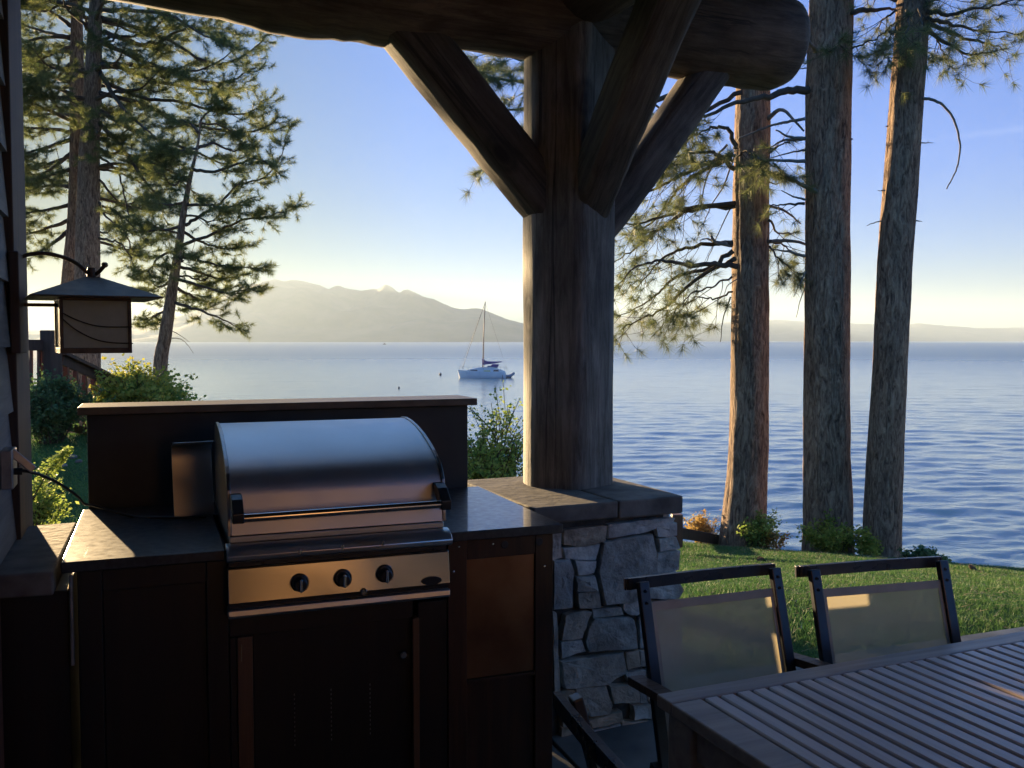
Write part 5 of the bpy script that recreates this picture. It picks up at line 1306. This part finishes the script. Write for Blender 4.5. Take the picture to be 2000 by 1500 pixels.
# ------------------------------------------------------------------ moored sailboat
BD = 170.0
def boat():
    pb, ps = P(897, 738, BD), P(985, 739, BD); o = Vector((pb.x, BD, WZ)); L = ps.x - pb.x       # bow to the left
    t = thing('sailboat', 'white sailboat with bare mast and blue sail cover moored on the lake', 'sailboat', (o.x + L / 2, BD, WZ))
    px = L / 88.0
    def Q(u, v, dy=0): return Vector((o.x + (u - 897) * px, BD + dy, WZ + (738.5 - v) * px))
    # hull by stations
    st = []; n = 22; Bm = 1.45
    for i in range(n + 1):
        f = i / n; x = -.02 + f * 1.0; bw_ = Bm * (math.sin(min(1, f / .62) * math.pi / 2) ** .75 if f < .62 else 1 - .22 * ((f - .62) / .38) ** 2)
        sheer = 722.5 + 4.5 * f ** .8; u = 894 + f * 94
        st.append((u, sheer, max(bw_, .03), (1 - min(f * 5, 1)) * 5))
    mb = MB(); sec = []
    for (u, sh, bw_, rake) in st:
        row = []
        for (q, zf) in ((-1, 1.0), (-.96, .55), (-.82, .18), (-.5, -.25), (0, -.45), (.5, -.25), (.82, .18), (.96, .55), (1, 1.0)):
            v = 741 - (741 - sh) * zf; row.append(Q(u + rake * (1 - max(zf, 0)), v, q * bw_))
        sec.append(row)
    for r in sec: mb.v += [tuple(x) for x in r]
    for i in range(n):
        for k in range(8): a = i * 9 + k; mb.f.append((a, a + 1, a + 10, a + 9))
        mb.f.append((i * 9, i * 9 + 9, i * 9 + 17, i * 9 + 8))
    mb.f.append(tuple(range(9))); mb.f.append(tuple(n * 9 + k for k in range(9)))
    hull = obj('hull', mb, M['gel_white'], t, smooth=True)
    mb = MB(); mb.tube([Q(900, 738.6, 0), Q(940, 739.2, 0), Q(984, 738.8, 0)], [.25, 1.34, 1.2], 20, squash=.13); obj('boot_stripe', mb, M['hull_dark'], hull)
    mb = MB(); z = [(910, 724), (925, 719.5), (944, 717), (962, 717), (975, 721), (986, 724.5), (986, 728), (910, 728)]
    mb.prism([Q(u, v, -.95) for u, v in z], (0, 1.9, 0)); cab_ = obj('cabin', mb, M['gel_white'], t, bevel=.08)
    for (u0, u1, v0, v1) in ((918, 934, 722.6, 725.6), (963, 975, 722.5, 725.5)):
        mb = MB(); mb.prism([Q(u0, v1, -.96), Q(u0 + 2, v0, -.96), Q(u1 - 2, v0, -.96), Q(u1, v1, -.96)], (0, -.03, 0)); obj('window', mb, M['boat_glass'], cab_)
    mb = MB(); mb.box(Frame(0, BD, 0), Q(945, 0).x, Q(958, 0).x, -1.36, -1.30, Q(0, 729).z, Q(0, 723.5).z); obj('deck_locker', mb, M['boat_yellow'], t, bevel=.03)
    mb = MB(); z = [(957, 718), (961, 711.5), (975, 712), (973, 716.5)]; mb.prism([Q(u, v, -.8) for u, v in z], (0, 1.6, 0)); obj('spray_hood', mb, M['sail_blue'], t, bevel=.05)
    mb = MB(); z = [(950, 719), (953, 714.5), (971, 714.5), (972, 719)]; mb.prism([Q(u, v, -.7) for u, v in z], (0, 1.4, 0)); obj('windscreen', mb, M['boat_grey'], t, bevel=.03)
    mb = MB(); mb.tube([Q(943, 718), Q(945, 650), Q(948, 590)], [.11, .10, .07], 10); mast_ = obj('mast', mb, M['mast'], t, smooth='all')
    mb = MB(); mb.tube([Q(945.6, 655) - Vector((0, .5, 0)), Q(945.6, 655) + Vector((0, .5, 0))], .03, 6); obj('spreader', mb, M['mast'], mast_)
    mb = MB(); z = [(941.5, 713.5), (941.5, 702), (943.5, 699.5), (946, 703.5), (952, 706), (966, 706.5), (980, 706), (981, 707.5), (966, 710.5), (952, 712)]
    mb.prism([Q(u, v, -.14) for u, v in z], (0, .28, 0)); obj('sail_cover', mb, M['sail_blue'], t, bevel=.06)
    for a, b, r in ((Q(947.6, 592), Q(903, 720), .045), (Q(945, 600), Q(898, 721), .018), (Q(947.8, 592), Q(990, 722), .018), (Q(946, 600, 0), Q(945, 722, -1.2), .018), (Q(946, 600, 0), Q(945, 722, 1.2), .018)):
        mb = MB(); mb.tube([a, b], r, 5); obj('stay', mb, M['mast'], mast_)
    for u in (897, 905, 915, 978, 986, 990):
        mb = MB(); y = -1.1 if u > 910 else -.4; mb.tube([Q(u, 724, y), Q(u, 716, y)], .025, 5); obj('stanchion', mb, M['mast'], t)
    mb = MB(); mb.tube([Q(897, 716.5, -.4), Q(905, 716.5, -.4), Q(915, 717, -1.0), Q(978, 717, -1.1), Q(990, 717, -1.1)], .02, 5); obj('lifeline', mb, M['mast'], t)
    d = thing('dinghy', 'grey inflatable dinghy hanging behind the stern of the sailboat', 'dinghy', tuple(Q(995, 738)))
    mb = MB(); mb.tube(spline([Q(986, 735.5, -.75), Q(996, 734.5, -.8), Q(1001, 731.5, -.45), Q(1003, 730, 0), Q(1001, 731.5, .45), Q(996, 734.5, .8), Q(986, 735.5, .75)], 4), .26, 12); obj('tube', mb, M['boat_grey'], d, smooth='all')
    mb = MB(); mb.box(Frame(0, BD, 0), Q(985, 0).x, Q(999, 0).x, -.6, .6, Q(0, 738.5).z, Q(0, 735.5).z); obj('floor', mb, M['boat_grey'], d, bevel=.03)
    mb = MB(); mb.box(Frame(0, BD, 0), Q(984, 0).x, Q(987, 0).x, -.2, .2, Q(0, 737).z, Q(0, 728).z); obj('outboard_motor', mb, M['hull_dark'], d, bevel=.05)
boat()
def buoy(u, v, r, lb):
    p = PZ(u, v, WZ); mb = MB(); mb.tube([p + Vector((0, 0, z)) for z in (-.1, .1 * r, .6 * r, 1.3 * r, 1.7 * r, 1.8 * r)], [r * .5, r * .85, r, r * .8, r * .35, r * .1], 14); tag(obj('mooring_buoy', mb, M['hull_dark'], smooth='all'), lb, 'buoy', 'buoys on the lake')
buoy(860, 733, .28, 'dark mooring buoy left of the sailboat'); buoy(779, 759, .16, 'small dark buoy above the middle of the ledge')
buoy(451, 783, .12, 'tiny buoy close above the ledge near the leaning pine')
p = PZ(751, 673, WZ); t = thing('distant_boat', 'tiny dark boat on the lake under the mountain', 'boat', tuple(p))
mb = MB(); q = [p + Vector((x, 0, z)) for x, z in ((-3.4, .9), (3.2, .9), (2.8, -.3), (-2.4, -.3))]; mb.prism([a - Vector((0, 1, 0)) for a in q], (0, 2, 0)); obj('hull', mb, M['hull_dark'], t, bevel=.1)
mb = MB(); q = [p + Vector((x, 0, z)) for x, z in ((-1.2, .9), (1.4, .9), (1.1, 2.9), (-.6, 2.9))]; mb.prism([a - Vector((0, .8, 0)) for a in q], (0, 1.6, 0)); obj('cabin', mb, M['boat_grey'], t, bevel=.1)

# ------------------------------------------------------------------ pine litter on the lawn
def litter():
    rng = np.random.RandomState(14); n = 9000
    x = rng.uniform(1.0, 8.5, n); y = 4.3 + 9.5 * rng.uniform(size=n) ** .8; k = y < np.interp(x, EX, EY); x, y = x[k], y[k]; n = len(x)
    z = ground_h(x, y) + rng.uniform(.012, .035, n); a = rng.uniform(0, 6.28, n); L = rng.uniform(.05, .10, n); w = .0022
    V = np.empty((n, 3, 3)); ca, sa = np.cos(a), np.sin(a)
    V[:, 0] = np.stack([x - sa * w, y + ca * w, z], 1); V[:, 1] = np.stack([x + sa * w, y - ca * w, z], 1); V[:, 2] = np.stack([x + ca * L, y + sa * L, z + rng.uniform(-.005, .02, n)], 1)
    m = simple('dry_fallen_needles', (.30, .19, .10), (.48, .34, .20), rough=.8, scale=4, bs=0)
    o = npmesh('fallen_needles', V.reshape(-1, 3), n, m, None, 3); tag(o, 'dry fallen pine needles scattered over the lawn', 'pine needles', kind='stuff')
    mc = simple('pine_cone_scales', (.07, .045, .03), (.20, .13, .08), rough=.8, scale=60, bs=.6, bd=.004)
    spots = [(1.75, 6.3, 'pine cone on the lawn between the two sling chairs'), (2.75, 10.2, 'pine cone on the grass in front of the left pine trunk'), (4.6, 9.2, 'pine cone on the grass before the right pine trunk'), (5.0, 7.9, 'pine cone on the open lawn right of the chairs')]
    for i, (cx, cy, lb) in enumerate(spots):
        mb = MB(); rnd = random.Random(i + 90); ax = Vector((rnd.uniform(-1, 1), rnd.uniform(-1, 1), .15)).normalized(); c = Vector((cx, cy, gz(cx, cy) + .032)); A = ax.orthogonal().normalized(); Bv = ax.cross(A)
        prof_ = [(-.05, .012), (-.03, .026), (0, .032), (.03, .025), (.05, .010)]
        mb.tube([c + ax * t for t, r in prof_], [r * .75 for t, r in prof_], 10)
        for j in range(60):
            f = j / 60; t = -.045 + .09 * f; r = .75 * float(np.interp(t, [p[0] for p in prof_], [p[1] for p in prof_])); g = j * 2.4
            d = A * math.cos(g) + Bv * math.sin(g); p = c + ax * t + d * r; q = ax.cross(d)
            mb.add([p - q * .006, p + q * .006, p + q * .005 + d * .009 + ax * .006, p - q * .005 + d * .009 + ax * .006], [(0, 1, 2, 3)])
        tag(obj('pine_cone', mb, mc), lb, 'pine cone', 'pine cones on the lawn')
litter()
